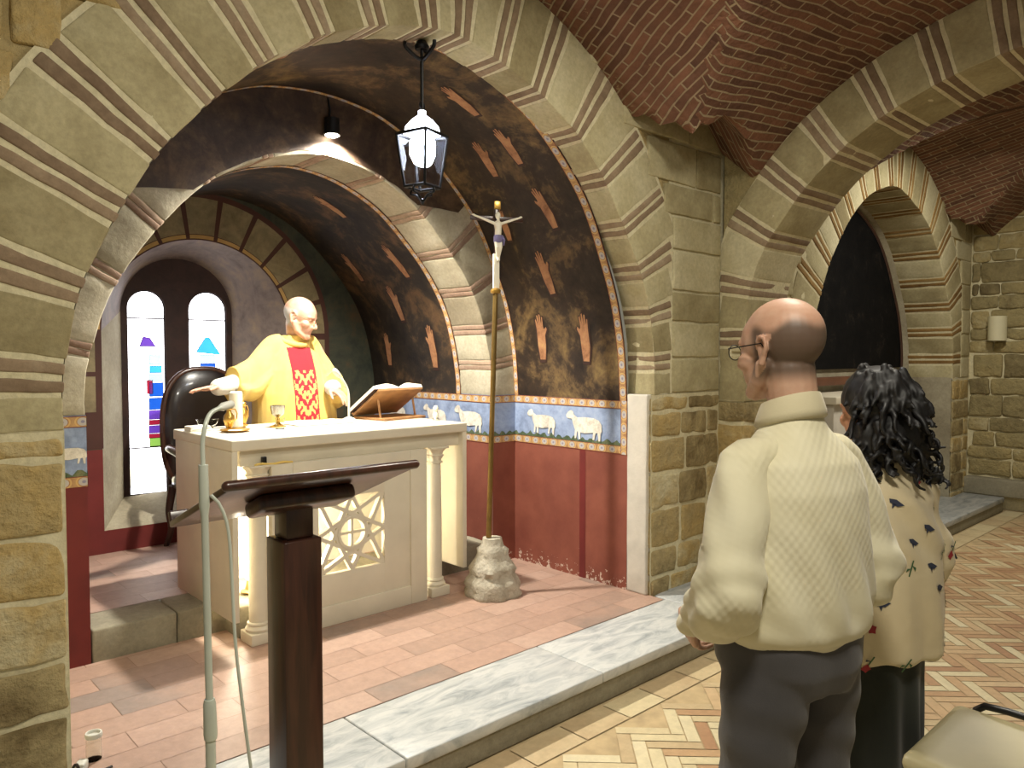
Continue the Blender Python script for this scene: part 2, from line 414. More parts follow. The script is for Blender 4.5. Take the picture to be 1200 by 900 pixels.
    def loft(s, rings, mat=0, cap=True, tint=0.5):
        ids = [[s.vert(p) for p in r] for r in rings]; m = len(rings[0])
        for i in range(len(ids) - 1):
            for k in range(m):
                k2 = (k + 1) % m; s.face([ids[i][k], ids[i][k2], ids[i + 1][k2], ids[i + 1][k]], mat, tint)
        if cap: s.face(ids[0][::-1], mat, tint); s.face(ids[-1], mat, tint)
    def prism(s, poly, d, fn=None, mat=0, tint=0.5):
        """poly: 2d points (x,z); extruded along local y by d"""
        f = fn or (lambda p: p)
        a = [s.vert(f(Vector((x, 0, z)))) for x, z in poly]; b = [s.vert(f(Vector((x, d, z)))) for x, z in poly]
        s.face(a, mat, tint); s.face(b[::-1], mat, tint); n = len(poly)
        for i in range(n):
            j = (i + 1) % n; s.face([a[j], a[i], b[i], b[j]], mat, tint)
    def build(s, name, mats, parent=None, smooth=True, loc=None, angle=40, recalc=False):
        me = bpy.data.meshes.new(name); me.from_pydata(s.v, [], s.f)
        for mm in (mats if isinstance(mats, (list, tuple)) else [mats]): me.materials.append(M[mm] if isinstance(mm, str) else mm)
        me.polygons.foreach_set('material_index', s.m)
        a = me.attributes.new('tint', 'FLOAT', 'FACE'); a.data.foreach_set('value', s.t)
        if s.has_uv:
            ul = me.uv_layers.new(name='UVMap'); k = 0; flat = []
            for f, u in zip(s.f, s.uv):
                flat += [c for p in (u or [(0, 0)] * len(f)) for c in p]
            ul.data.foreach_set('uv', flat)
        if recalc:
            bm = bmesh.new(); bm.from_mesh(me); bmesh.ops.recalc_face_normals(bm, faces=bm.faces); bm.to_mesh(me); bm.free()
        me.polygons.foreach_set('use_smooth', [bool(smooth)] * len(me.polygons))
        if smooth and angle < 180: me.set_sharp_from_angle(angle=radians(angle))
        me.update()
        o = bpy.data.objects.new(name, me); COL.objects.link(o)
        if parent: o.parent = parent
        if loc: o.location = loc
        return o

def struct(o): o['kind'] = 'structure'; return o
def tag(o, label, cat, group=None):
    o['label'] = label; o['category'] = cat
    if group: o['group'] = group
    return o
def thing(name, loc, label, cat, rz=0.0, group=None):
    o = bpy.data.objects.new(name, None); COL.objects.link(o); o.empty_display_size = 0.1
    o.location = loc; o.rotation_euler = (0, 0, rz); return tag(o, label, cat, group)

def remesh(mb, name, mats, voxel, parent=None, smooth_it=4, post=None, attr=None, matfn=None, sub=0):
    """closed shapes in MB -> one continuous surface"""
    o = mb.build(name, mats, None, True, angle=180)
    m = o.modifiers.new('r', 'REMESH'); m.mode = 'VOXEL'; m.voxel_size = voxel; m.use_smooth_shade = True
    if smooth_it:
        sm = o.modifiers.new('s', 'SMOOTH'); sm.factor = 0.5; sm.iterations = smooth_it
    dg = bpy.context.evaluated_depsgraph_get(); dg.update()
    me = bpy.data.meshes.new_from_object(o.evaluated_get(dg)); o.modifiers.clear()
    old = o.data; o.data = me; me.name = name; bpy.data.meshes.remove(old)
    if not me.materials:
        for mm in (mats if isinstance(mats, (list, tuple)) else [mats]): me.materials.append(M[mm] if isinstance(mm, str) else mm)
    n = len(me.vertices); co = np.empty(n * 3); me.vertices.foreach_get('co', co); co = co.reshape(-1, 3)
    if post is not None:
        no = np.empty(n * 3); me.vertices.foreach_get('normal', no); no = no.reshape(-1, 3)
        co = post(co, no); me.vertices.foreach_set('co', co.ravel())
    if attr:
        for k, fn in attr.items():
            a = me.attributes.new(k, 'FLOAT', 'POINT'); a.data.foreach_set('value', np.clip(fn(co), 0, 1).astype(float))
    if matfn is not None:
        nf = len(me.polygons); ce = np.empty(nf * 3); me.polygons.foreach_get('center', ce)
        me.polygons.foreach_set('material_index', matfn(ce.reshape(-1, 3)).astype(int))
    me.polygons.foreach_set('use_smooth', [True] * len(me.polygons)); me.update()
    if parent: o.parent = parent
    return o

# ------------------------------------------------------------------ profiles
def catmull(pts, n):
    pts = [Vector((p[0], p[1], 0)) if len(p) == 2 else Vector(p) for p in pts]
    out = []
    for i in range(len(pts) - 1):
        p0 = pts[max(i - 1, 0)]; p1 = pts[i]; p2 = pts[i + 1]; p3 = pts[min(i + 2, len(pts) - 1)]
        for k in range(16):
            t = k / 16
            out.append(0.5 * ((2 * p1) + (p2 - p0) * t + (2 * p0 - 5 * p1 + 4 * p2 - p3) * t * t + (3 * p1 - p0 - 3 * p2 + p3) * t ** 3))
    out.append(pts[-1])
    L = [0.0]
    for a, b in zip(out, out[1:]): L.append(L[-1] + (b - a).length)
    res = []; j = 0
    for i in range(n):
        s = L[-1] * i / (n - 1)
        while j < len(L) - 2 and L[j + 1] < s: j += 1
        t = (s - L[j]) / max(L[j + 1] - L[j], 1e-9); res.append(out[j].lerp(out[j + 1], t))
    return res, L[-1]

class Prof:
    """an arch line in (a, z), left foot to right foot, by arc length"""
    def __init__(s, pts, n=161):
        p, s.L = catmull(pts, n); s.n = n; s.p = [(q.x, q.y) for q in p]
    def at(s, d):
        t = min(max(d / s.L, 0), 1) * (s.n - 1); i = min(int(t), s.n - 2); f = t - i
        a, b = s.p[i], s.p[i + 1]; return (a[0] + (b[0] - a[0]) * f, a[1] + (b[1] - a[1]) * f)
    def nrm(s, d):
        h = s.L / s.n; a = s.at(d - h); b = s.at(d + h); tx, tz = b[0] - a[0], b[1] - a[1]; l = sqrt(tx * tx + tz * tz) or 1
        return (-tz / l, tx / l)          # outward (up at the crown)
    def shift(s, dx):
        q = Prof.__new__(Prof); q.L = s.L; q.n = s.n; q.p = [(a + dx, z) for a, z in s.p]; return q
PA = Prof([(.60, 1.36), (.605, 1.55), (.655, 1.8), (.75, 2.02), (.885, 2.26), (1.06, 2.475), (1.28, 2.685), (1.53, 2.86), (1.78, 2.97), (2.04, 3.04), (2.24, 3.055), (2.46, 3.01), (2.75, 2.915), (3.03, 2.765), (3.25, 2.56), (3.43, 2.31), (3.575, 2.08), (3.665, 1.85), (3.71, 1.62), (3.72, 1.36)])
PB_r = [(2.17, 3.075), (2.49, 3.04), (2.72, 2.955), (2.93, 2.845), (3.11, 2.70), (3.275, 2.53), (3.38, 2.375), (3.475, 2.185), (3.58, 1.94), (3.645, 1.68), (3.67, 1.475), (3.68, 1.317)]
PB = Prof([(4.34 - x - .10 * (1 - (z - 1.317) / 1.758), z) for x, z in PB_r[::-1]] + PB_r[1:])
PC = Prof([(.945, 1.317), (.96, 1.55), (1.05, 1.85), (1.18, 2.08), (1.39, 2.345), (1.56, 2.5), (1.78, 2.63), (1.98, 2.70), (2.2, 2.735), (2.49, 2.69), (2.79, 2.55), (3.05, 2.32), (3.215, 2.13), (3.34, 1.92), (3.415, 1.69), (3.46, 1.45), (3.467, 1.317)])
YF, YB, YC, YC2, YD = 2.75, 2.93, 3.93, 4.28, 5.42
ZP, ZU = 0.147, 0.30
# ================================================================== THE SETTING
def arch_blocks(mb, prof, y0, depth, thick, breaks, mats, r=0.007, mort=0.012, seed=1, side=-1, axis='x', origin=0.0, clip=None, bump_out=0.0, n_arc=None):
    """voussoirs along a profile; breaks: list of (d0, d1, mat_index, protrusion). axis x: profile in XZ, depth along +Y.
    axis y: profile in YZ, depth along +X"""
    for bi, (d0, d1, mi, pr) in enumerate(breaks):
        L = d1 - d0
        if L <= 0.004: continue
        T = thick((d0 + d1) / 2) if callable(thick) else thick
        tint = RNG.random(); sd = seed * 17 + bi
        def fn(p, d0=d0, pr=pr):
            d = d0 + p.x; a, z = prof.at(d); n = prof.nrm(d)
            q = a + n[0] * p.z; zz = z + n[1] * p.z
            y = y0 + p.y - pr
            return (q, y, zz) if axis == 'x' else (y, q, zz)
        na = max(2, int(L / 0.05))
        mb.rbox((L, depth + pr, T), r, (na, 3, 5), fn, mi, tint, jit=0.0055, jscale=9.0, seed=sd)

def voussoirs(centers, L, w=0.036, gap=0.017, first=0.0):
    """big blocks between pairs of thin bricks"""
    out = []; prev = first
    for c in centers:
        a = c - w - gap * 0.8; out.append((prev, a - gap, 0, 0.002))
        out.append((a, a + w, 1, 0.004)); out.append((a + w + gap, a + 2 * w + gap, 1, 0.004))
        prev = a + 2 * w + 2 * gap
    out.append((prev, L, 0, 0.002)); return out

PAIRS = [0.171, 0.457, 0.753, 1.015, 1.298, 1.572, 1.86, 2.133, 2.419, 2.60, 2.84, 3.119, 3.437, 3.738, 4.046, 4.33, 4.60, 4.88]

def ring_t(prof, lim_l, lim_r, t0=0.43):
    def f(d):
        a, z = prof.at(d); n = prof.nrm(d); t = t0
        if n[0] > 0.05: t = min(t, (lim_r - a) / n[0])
        if n[0] < -0.05: t = min(t, (a - lim_l) / -n[0])
        return max(t, 0.12)
    return f

def offset_curve(prof, tf, n=60):
    pts = []
    for i in range(n + 1):
        d = prof.L * i / n; a, z = prof.at(d); q = prof.nrm(d); t = tf(d); pts.append((a + q[0] * t, z + q[1] * t))
    return pts

def wall_with_arch(name, prof, yf, xl, xr, lim_l, lim_r, ztop, pier_r, pier_l, depth=0.18, soffit_dark=False, seed=3, left_detail=True, zfoot=0.0):
    mb = MB()
    tf = ring_t(prof, lim_l, lim_r)
    # mortar body under the ring: intrados strip and face
    N = 80; face = []; sof = []
    for i in range(N + 1):
        d = prof.L * i / N; a, z = prof.at(d); q = prof.nrm(d); t = tf(d) + 0.02
        face.append([(a + q[0] * 0.006, yf + 0.001, z + q[1] * 0.004), (a + q[0] * t, yf + 0.001, z + q[1] * t)])
        sof.append([(a + q[0] * 0.003, yf + 0.001, z + q[1] * 0.003), (a + q[0] * 0.003, yf + depth + 0.02, z + q[1] * 0.007)])
    mb.grid(face, 2, 0.5); mb.grid(sof, 2, 0.5, flip=True)
    arch_blocks(mb, prof, yf, depth + 0.02, tf, voussoirs(PAIRS, prof.L), None, seed=seed)
    # filling above the ring up to the vault
    oc = offset_curve(prof, lambda d: tf(d) + 0.0)
    g = []
    for (x, z) in oc:
        g.append([(x, yf + 0.012, z - 0.02), (x, yf + 0.012, max(z + 0.02, ztop))])
    mb.grid(g, 4, 0.5)
    fz = prof.p[0][1]
    # piers under and beside the ring
    for (x0, x1, inner) in pier_l + pier_r:
        zt, yy = (fz, yf + .003) if inner else (ztop, yf + .0075)
        mb.quad((x0, yy, 0), (x1, yy, 0), (x1, yy, zt), (x0, yy, zt), 2)
    def courses(x0, x1, z0, z1, hmin, hmax, wmin, wmax, mi, jit, r, seed, xlim=None, prot=0.0):
        rr = random.Random(seed); z = z0; k = 0
        while z < z1 - 0.03:
            h = rr.uniform(hmin, hmax); h = min(h, z1 - z)
            if z1 - z - h < 0.06: h = z1 - z
            zc = z + h / 2; a, b = (x0, x1) if xlim is None else xlim(zc, x0, x1)
            x = a
            while x < b - 0.02:
                w = rr.uniform(wmin, wmax); w = min(w, b - x)
                if b - x - w < 0.09: w = b - x
                if w > 0.03:
                    pr = rr.uniform(0.003, 0.010) + prot
                    mb.rbox((w - 0.018, 0.12, h - 0.018), r, (max(2, int(w / 0.07)), 1, max(2, int(h / 0.07))),
                            lambda p, x=x, z=z, pr=pr: (x + 0.009 + p.x, yf - pr + p.y, z + 0.009 + p.z), mi, rr.random(), jit=jit, jscale=11, seed=seed + k)
                k += 1; x += w
            z += h
    def xl_right(zc, x0, x1):
        best = lim_r
        for (x, z) in oc[len(oc) // 2:]:
            if abs(z - zc) < 0.06: best = x
        if zc > max(z for x, z in oc): best = prof.p[len(prof.p) // 2][0]
        return best + 0.01, x1
    def xl_left(zc, x0, x1):
        best = lim_l
        for (x, z) in oc[:len(oc) // 2]:
            if abs(z - zc) < 0.06: best = x
        return x0, best - 0.01
    (px0, px1, inn) = pier_r[0]
    courses(px0, px1, zfoot, fz - 0.01, 0.15, 0.25, 0.2, 0.42, 4, 0.012, 0.018, seed * 5)
    courses(lim_r, px1, fz, ztop, 0.19, 0.27, 0.4, 0.7, 3, 0.006, 0.008, seed * 5 + 1, xl_right)
    (px0, px1, inn) = pier_l[0]
    courses(px0, px1, zfoot, fz - 0.02, 0.17, 0.25, 1.2, 1.4, 4, 0.014, 0.014, seed * 5 + 2)
    if left_detail:
        courses(px0, lim_l, fz, ztop, 0.16, 0.24, 0.3, 0.5, 4, 0.016, 0.016, seed * 5 + 3, xl_left)
    else:
        courses(px0, lim_l, fz, ztop, 0.19, 0.27, 0.3, 0.5, 3, 0.008, 0.016, seed * 5 + 3, xl_left)
    return mb

# --- front wall of the chapel (bay one) and of the next bay
wf = wall_with_arch('wall_front', PA, YF, -0.4, 4.43, 0.40, 3.88, 3.55, [(3.69, 4.43, 1), (3.86, 4.8, 0)], [(-0.35, 0.600, 1), (-.35, .42, 0)], depth=0.18, seed=3)
# jamb returns (thickness of the piers)
wf.quad((0.598, YF + 0.002, 0), (0.598, YC, 0), (0.598, YC, 1.42), (0.598, YF + 0.002, 1.42), 2)
struct(wf.build('wall_front', ['sandstone', 'thin_brick', 'mortar', 'sandstone', 'rough_stone'], angle=50))

YF2 = 2.6
P2 = PA.shift(4.80)
wf2 = wall_with_arch('wall_front', P2, YF2, 4.9, 9.0, 5.15, 8.74, 3.4, [(8.52, 9.02, 1), (8.72, 9.1, 0)], [(4.6, 5.41, 1), (4.6, 5.17, 0)], depth=0.42, seed=8, left_detail=False)
struct(wf2.build('wall_front', ['sandstone', 'soffit_shade_brick', 'mortar', 'sandstone', 'rough_stone'], angle=50))

# next bay: shallow recess with blackened painting, sill and ledge
rc = MB()
P2b = Prof([(a + (0.02 if a < 6.98 else -0.02) * min(1, abs(a - 6.98) / 0.8), z - 0.015) for a, z in P2.p[::8]])
g = [[(a, YF2 + 0.42, z), (b[0], YF2 + 0.50, b[1])] for (a, z), b in zip(P2.p[::4], P2b.p[::4])]
rc.grid(g, 0, flip=True)
for (xa, xb) in ((5.42, 5.44), (8.52, 8.50)):
    rc.quad((xa, YF2 + 0.01, 0.147), (xa, YF2 + 0.44, 0.147), (xa, YF2 + 0.44, 1.37), (xa, YF2 + 0.01, 1.37), 0)
    rc.quad((xa, YF2 + 0.44, 0.147), (xb, YF2 + 0.50, 0.147), (xb, YF2 + 0.50, 1.4), (xa, YF2 + 0.44, 1.4), 0)
rc.poly([(5.4, YF2 + 0.50, 0.1)] + [(8.54, YF2 + 0.50, 0.1)] + [(a, YF2 + 0.50, z) for a, z in P2b.p[::-4]], 1)
struct(rc.build('wall_recess', ['grey_stone', 'grey_stone'], angle=50))

# --- transverse arch between the bays: profile in YZ, face at X = 4.43, 0.5 thick
XT0, XT1 = 4.43, 4.93
PT = Prof([(2.56, 1.3), (2.56, 1.62), (2.55, 1.9), (2.48, 2.18), (2.28, 2.48), (2.04, 2.73), (1.78, 2.90), (1.47, 3.03), (1.12, 3.11), (0.72, 3.14), (0.3, 3.11), (-.05, 3.02), (-.35, 2.89), (-.62, 2.71), (-.86, 2.46), (-1.06, 2.16), (-1.14, 1.85), (-1.14, 1.3)])
ta = MB()
# runs right to left, so outward normal is reversed: flip by walking it the other way
PTr = Prof([(a, z) for a, z in PT.p[::-8]])
Ld = PTr.L
trp = sorted([Ld - x for x in (0.40, 0.72, 1.04, 1.36, 1.67, 1.98, 2.29, 2.6, 2.9, 3.2, 3.5, 3.8, 4.1)])
brk = voussoirs(trp, Ld, w=0.04)
t_ring = 0.32
def tt(d):
    a, z = PTr.at(d); n = PTr.nrm(d); t = t_ring
    if n[0] > 0.05: t = min(t, (2.75 - a) / n[0])
    if n[0] < -0.05: t = min(t, (a + 1.33) / -n[0])
    return max(t, 0.1)
arch_blocks(ta, PTr, XT0, XT1 - XT0, tt, brk, None, axis='y', seed=21)
N = 80; face = []; sof = []; fill = []; back = []
for i in range(N + 1):
    d = Ld * i / N; a, z = PTr.at(d); q = PTr.nrm(d); t = tt(d)
    face.append([(XT0 + 0.001, a + q[0] * .004, z + q[1] * .004), (XT0 + 0.001, a + q[0] * t, z + q[1] * t)])
    sof.append([(XT0 + 0.001, a + q[0] * .003, z + q[1] * .003), (XT1 - .001, a + q[0] * .003, z + q[1] * .003)])
    fill.append([(XT0 + 0.004, a + q[0] * (t - .02), z + q[1] * (t - .02)), (XT0 + 0.004, a + q[0] * (t - .02), max(3.6, z + .3))])
    back.append([(XT1 - 0.01, a + q[0] * .01, z + q[1] * .01), (XT1 - 0.01, a + q[0] * .01, max(3.6, z + .3))])
ta.grid(face, 2); ta.grid(sof, 2); ta.grid(fill, 4); ta.grid(back, 3)
# pilaster below the springing
rr = random.Random(5)
for (ya, yb) in ((2.56, 2.78),):
    z = 0.0
    while z < 1.29:
        h = min(rr.uniform(.18, .26), 1.30 - z)
        ta.rbox((XT1 - XT0, yb - ya, h - .014), .02, (4, 2, 3), lambda p, z=z, ya=ya: (XT0 + p.x, ya + p.y, z + p.z + .007), 3, rr.random(), jit=.012, jscale=10, seed=z * 9)
        z += h
    ta.box((XT0 + .012, ya + .012, 0), (XT1 - .012, yb, 1.31), 2)
struct(ta.build('wall_cross_arch', ['sandstone', 'thin_brick', 'mortar', 'rough_stone', 'rubble'], angle=50, recalc=False))

# --- groin vaults over both bays
ocA = offset_curve(PA, lambda d: 0.43, 120)
def zA_at(x, dx=0.0):
    x = x - dx; best = 0
    for (a, b) in zip(ocA, ocA[1:]):
        if min(a[0], b[0]) <= x <= max(a[0], b[0]) and abs(b[0] - a[0]) > 1e-6:
            z = a[1] + (b[1] - a[1]) * (x - a[0]) / (b[0] - a[0]); best = max(best, z)
    return best
ocT = offset_curve(PTr, lambda d: t_ring, 120)
def zB_at(y):
    best = 0
    for (a, b) in zip(ocT, ocT[1:]):
        if min(a[0], b[0]) <= y <= max(a[0], b[0]) and abs(b[0] - a[0]) > 1e-6:
            z = a[1] + (b[1] - a[1]) * (y - a[0]) / (b[0] - a[0]); best = max(best, z)
    return best
def groin(x0, x1, dx, y0, y1, zc, rotA, rotB):
    mb = MB(); nx, ny = 72, 72
    xs = [x0 + (x1 - x0) * i / nx for i in range(nx + 1)]; ys = [y0 + (y1 - y0) * j / ny for j in range(ny + 1)]
    xc = 2.18 + dx
    def corner(x, y):
        e = abs(x - xc); K = [(1.1, 2.7), (1.31, 2.98), (1.63, zc), (1.95, zc - .14), (2.25, 2.93), (2.6, 2.9)]; z = 2.7
        for (a, za), (b, zb) in zip(K, K[1:]):
            if a <= e <= b: z = za + (zb - za) * (e - a) / (b - a)
        return z - (y1 - y) * 0.9
    zA = [zA_at(x, dx) for x in xs]; zB = [zB_at(y) for y in ys]
    ca, sa = cos(rotA), sin(rotA); cb, sb = cos(rotB), sin(rotB)
    # arc length along each web for the brick courses
    sA = [0.0]; sB = [0.0]
    for i in range(nx): sA.append(sA[-1] + sqrt((xs[1] - xs[0]) ** 2 + (max(zA[i + 1], 2.9) - max(zA[i], 2.9)) ** 2))
    for j in range(ny): sB.append(sB[-1] + sqrt((ys[1] - ys[0]) ** 2 + (max(zB[j + 1], 2.9) - max(zB[j], 2.9)) ** 2))
    V = {}
    def P(i, j): return (xs[i], ys[j], max(zA[i] + .05 * min(1, (y1 - ys[j])), zB[j], corner(xs[i], ys[j])))
    ids = [[mb.vert(P(i, j)) for j in range(ny + 1)] for i in range(nx + 1)]
    for i in range(nx):
        for j in range(ny):
            A = zA[i] + zA[i + 1] > zB[j] + zB[j + 1]
            uv = []
            for (a, b) in ((i, j), (i, j + 1), (i + 1, j + 1), (i + 1, j)):
                if A:
                    u, v = ys[b], sA[a] * (1 if xs[a] > xc else -1) ; sgn = 1 if xs[a] > xc else -1
                    uv.append((u * ca + sgn * sA[a] * sa, -u * sa + sgn * sA[a] * ca))
                else:
                    u, v = xs[a], sB[b]; uv.append((u * cb - v * sb, u * sb + v * cb))
            mb.face([ids[i][j], ids[i][j + 1], ids[i + 1][j + 1], ids[i + 1][j]], 0, .5, uv)
    return mb
struct(groin(-0.2, 4.45, 0.0, -1.4, 2.77, 3.34, 0.45, 0.12).build('ceiling', 'vault_brick', angle=25))
struct(groin(4.9, 9.05, 4.8, -1.4, 2.63, 3.2, 0.25, 0.1).build('ceiling', 'vault_brick', angle=25))

# --- end wall of the far bay: rubble courses
ew = MB(); ew.quad((9.06, -1.4, 0), (9.06, 2.7, 0), (9.06, 2.7, 3.6), (9.06, -1.4, 3.6), 0)
rr = random.Random(11); z = 0.33; k = 0
while z < 3.5:
    h = rr.uniform(.11, .26); y = -0.6 - rr.random() * .3
    while y < 2.6:
        w = min(rr.uniform(.18, .55), 2.6 - y)
        if w > .05:
            ew.rbox((.1, w - .012, h - .012), .022, (1, max(2, int(w / .08)), 2), lambda p, y=y, z=z: (9.035 + p.x, y + .009 + p.y, z + .009 + p.z), 1, rr.random(), jit=.018, jscale=10, seed=k)
        y += w; k += 1
    z += h
ew.box((8.93, -1.4, 0.147), (9.1, 2.6, 0.32), 2, r=.012)
struct(ew.build('wall_right', ['mortar', 'rubble', 'riser_stone'], angle=50))

# --- nave floor: herringbone clay tiles at 45 degrees to the wall, with a straight border along the step
fl = MB(); fl.quad((-2.0, -2.2, -.004), (9.2, -2.2, -.004), (9.2, 2.3, -.004), (-2.0, 2.3, -.004), 2)
W = 0.058; n4 = 4; c45 = cos(pi / 4)
rr = random.Random(4)
def put(x0, y0, x1, y1):
    g = 0.0025
    pts = [(x0 + g, y0 + g), (x1 - g, y0 + g), (x1 - g, y1 - g), (x0 + g, y1 - g)]
    q = [((px - py) * c45 + 3.0, (px + py) * c45) for px, py in pts]
    cx = sum(p[0] for p in q) / 4; cy = sum(p[1] for p in q) / 4
    if not (-0.6 < cx < 9.1 and -1.3 < cy): return
    if max(p[1] for p in q) > 2.06: return
    red = 1 if rr.random() < max(0.04, min(0.75, (cx - 2.2) / 2.2 + 0.1 * mnoise.noise((cx, cy, 0)))) else 0
    fl.poly([(px, py, 0.0 + rr.random() * 0.0012) for px, py in q], red, rr.random())
for m in range(-17, 17):
    for k in range(-165, 165):
        x = (k + 2 * n4 * m) * W; y = k * W
        put(x, y, x + n4 * W, y + W)
        put(x + n4 * W, y - (n4 - 1) * W, x + (n4 + 1) * W, y + W)
x = -.6
while x < 8.9:
    w = rr.uniform(.25, .32); fl.poly([(x + .003, 2.055, .001), (x + w - .003, 2.055, .001), (x + w - .003, 2.215, .001), (x + .003, 2.215, .001)], 1 if rr.random() < .12 else 0, rr.random() * .6); x += w
struct(fl.build('floor', ['herringbone', 'herringbone_red', 'grout_pale'], smooth=False))

# --- marble step along the wall
st = MB()
joints = [-.6, .62, 1.545, 2.635, 3.72, 4.9, 6.1, 7.3, 8.93]
for i, (a, b) in enumerate(zip(joints, joints[1:])):
    sl = 0.02
    y1 = 2.655 if b < 3.8 else 2.80
    st.rbox((b - a - .004, y1 - 2.22 + (.15 if b > 3.8 else 0), .05), .008, (6, 4, 1), lambda p, a=a: (a + .002 + p.x, 2.22 + p.y, ZP - .05 + p.z), 0, [.5, .7, .85, .95, .5, .2, .15, .1][i], jit=.002, jscale=4, seed=i)
st.box((-.6, 2.232, 0), (8.93, 2.62, ZP - .045), 1, r=.006, n=(12, 1, 1))
struct(st.build('trim_1', ['marble', 'riser_stone'], angle=40))

# --- chapel floor: lower tiles, stone riser, upper tiles
cf = MB(); rr = random.Random(9)
def tiles(x0, x1, y0, y1, z, tw, th, g=.0012):
    cf.quad((x0, y0, z - .003), (x1, y0, z - .003), (x1, y1, z - .003), (x0, y1, z - .003), 1)
    y = y0; k = 0
    while y < y1 - .01:
        h = min(th, y1 - y); x = x0 - (k % 2) * tw * .5 - rr.random() * .06
        while x < x1:
            a, b = max(x, x0), min(x + tw, x1)
            if b - a > .01: cf.poly([(a + g, y + g, z), (b - g, y + g, z), (b - g, y + h - g, z), (a + g, y + h - g, z)], 0, rr.random() ** 0.8)
            x += tw
        y += h; k += 1
tiles(0.5, 3.70, 2.655, 3.93, ZP, .42, .155)
tiles(0.9, 3.5, 4.21, 5.5, ZU, .42, .155)
x = .95
while x < 3.46:
    w = rr.uniform(.35, .6); w = min(w, 3.46 - x)
    cf.rbox((w - .006, .28, ZU - ZP + .02), .012, (5, 3, 2), lambda p, x=x: (x + .003 + p.x, 3.932 + p.y, ZP - .02 + p.z), 2, rr.random(), jit=.006, jscale=8, seed=x); x += w
struct(cf.build('floor_chapel', ['terracotta', 'grout', 'riser_stone'], angle=40))

# --- chapel side walls, piers, vaults
def extr(mb, prof, y0, y1, mat, ny=8, inset=0.0, foot=None, uv=False, d0=0.0, d1=None):
    d1 = prof.L if d1 is None else d1; n = max(8, int((d1 - d0) / .04)); P = []; U = []
    for i in range(n + 1):
        d = d0 + (d1 - d0) * i / n; a, z = prof.at(d); q = prof.nrm(d); a -= q[0] * inset; z -= q[1] * inset
        P.append([(a, y0 + (y1 - y0) * j / ny, z) for j in range(ny + 1)]); U.append([(d, j / ny) for j in range(ny + 1)])
    mb.grid(P, mat, .5, U if uv else None, flip=True)
HAND = [(-.03, -.13), (.035, -.13), (.052, -.05), (.056, .01), (.085, .045), (.078, .06), (.052, .045), (.044, .06), (.05, .115), (.038, .118), (.026, .07), (.024, .13), (.011, .134), (.005, .075), (-.006, .128), (-.018, .126), (-.017, .07), (-.032, .105), (-.042, .1), (-.038, .04), (-.045, -.05)]
def hand_on(mb, prof, yc, dc, s, rot, flip, mat, matl):
    def P(u, v, ins):
        if flip: u = -u
        u *= .72; v *= 1.12
        uu = u * cos(rot) - v * sin(rot); vv = u * sin(rot) + v * cos(rot)
        d = dc - vv; a, z = prof.at(d); q = prof.nrm(d); return (a - q[0] * ins, yc + uu, z - q[1] * ins)
    cu = sum(p[0] for p in HAND) / len(HAND); cv = sum(p[1] for p in HAND) / len(HAND)
    for (k, ins, m) in ((1.18, .003, matl), (1.0, .005, mat)):
        pts = [P((u - cu) * s * (1.28 if m == matl else 1) , (v - cv) * s * (1.1 if m == matl else 1), ins) for u, v in HAND]
        mb.poly(pts, m)
vl = MB()
extr(vl, PB, YB - .01, YC + .01, 0, 10)
extr(vl, PB, YB - .005, YB + .05, 3, 1, .004, uv=True); extr(vl, PB, YC - .04, YC, 3, 1, .004, uv=True)
for (yc, dc, s, rot, fl_) in [(3.27, 3.89, .95, -.1, 0), (3.45, 4.30, 1.0, -.12, 1), (3.61, 4.73, 1.05, .02, 1), (3.235, 4.74, 1.05, .05, 0), (3.27, 3.06, .9, 0, 0), (3.47, 3.49, .9, .1, 1), (3.24, 3.45, .9, 0, 1), (3.66, 3.95, .8, .1, 0), (3.3, 1.9, .9, 0, 0), (3.5, 1.4, .9, 0, 1)]:
    hand_on(vl, PB, yc, dc, s, rot, fl_, 1, 2)
struct(vl.build('ceiling_chapel', ['mural', 'mural_hand', 'mural_line', 'border'], angle=60))
vi = MB()
extr(vi, PC, YC2 - .01, YD + .01, 0, 10)
extr(vi, PC, YC2 - .005, YC2 + .045, 3, 1, .004, uv=True)
for (yc, dc, s, rot, fl_) in [(4.56, 3.06, 1.0, -.1, 0), (4.84, 3.40, 1.0, -.05, 1), (4.555, 3.75, 1.1, .02, 0), (5.13, 3.78, .9, .05, 1), (5.13, 3.06, .9, 0, 0), (4.7, 2.5, .9, 0, 0)]:
    hand_on(vi, PC, yc, dc, s, rot, fl_, 1, 2)
struct(vi.build('ceiling_chapel', ['mural_inner', 'mural_hand', 'mural_line', 'border'], angle=60))

# inner arch: grey stone blocks with thin brick pairs; its crown is painted soot brown
ia = MB()
Lc = PC.L; prs = [0.30, 0.66, 1.0, 1.36, 1.72, 2.08, 2.44, 2.80, 3.12, 3.42, 3.70, 3.95]
ib = []; prev = 0.0
for c in prs:
    ib.append((prev, c - .035, 0, 0)); ib.append((c - .031, c + .001, 1, 0.001)); ib.append((c + .005, c + .037, 1, 0.001)); prev = c + .041
ib.append((prev, Lc, 0, 0))
arch_blocks(ia, PC, YC, YC2 - YC, 0.40, ib, None, r=.006, seed=31)
P = []
for i in range(91):
    d = Lc * i / 90; a, z = PC.at(d); q = PC.nrm(d); P.append([(a + q[0] * .004, YC + .004, z + q[1] * .004), (a + q[0] * .4, YC + .004, z + q[1] * .4)])
ia.grid(P, 2)
P = []
for i in range(91):
    d = Lc * i / 90; a, z = PC.at(d); q = PC.nrm(d); P.append([(a + q[0] * .004, YC + .004, z + q[1] * .004), (a + q[0] * .004, YC2, z + q[1] * .004)])
ia.grid(P, 2, flip=True)
rr = random.Random(3); P = []
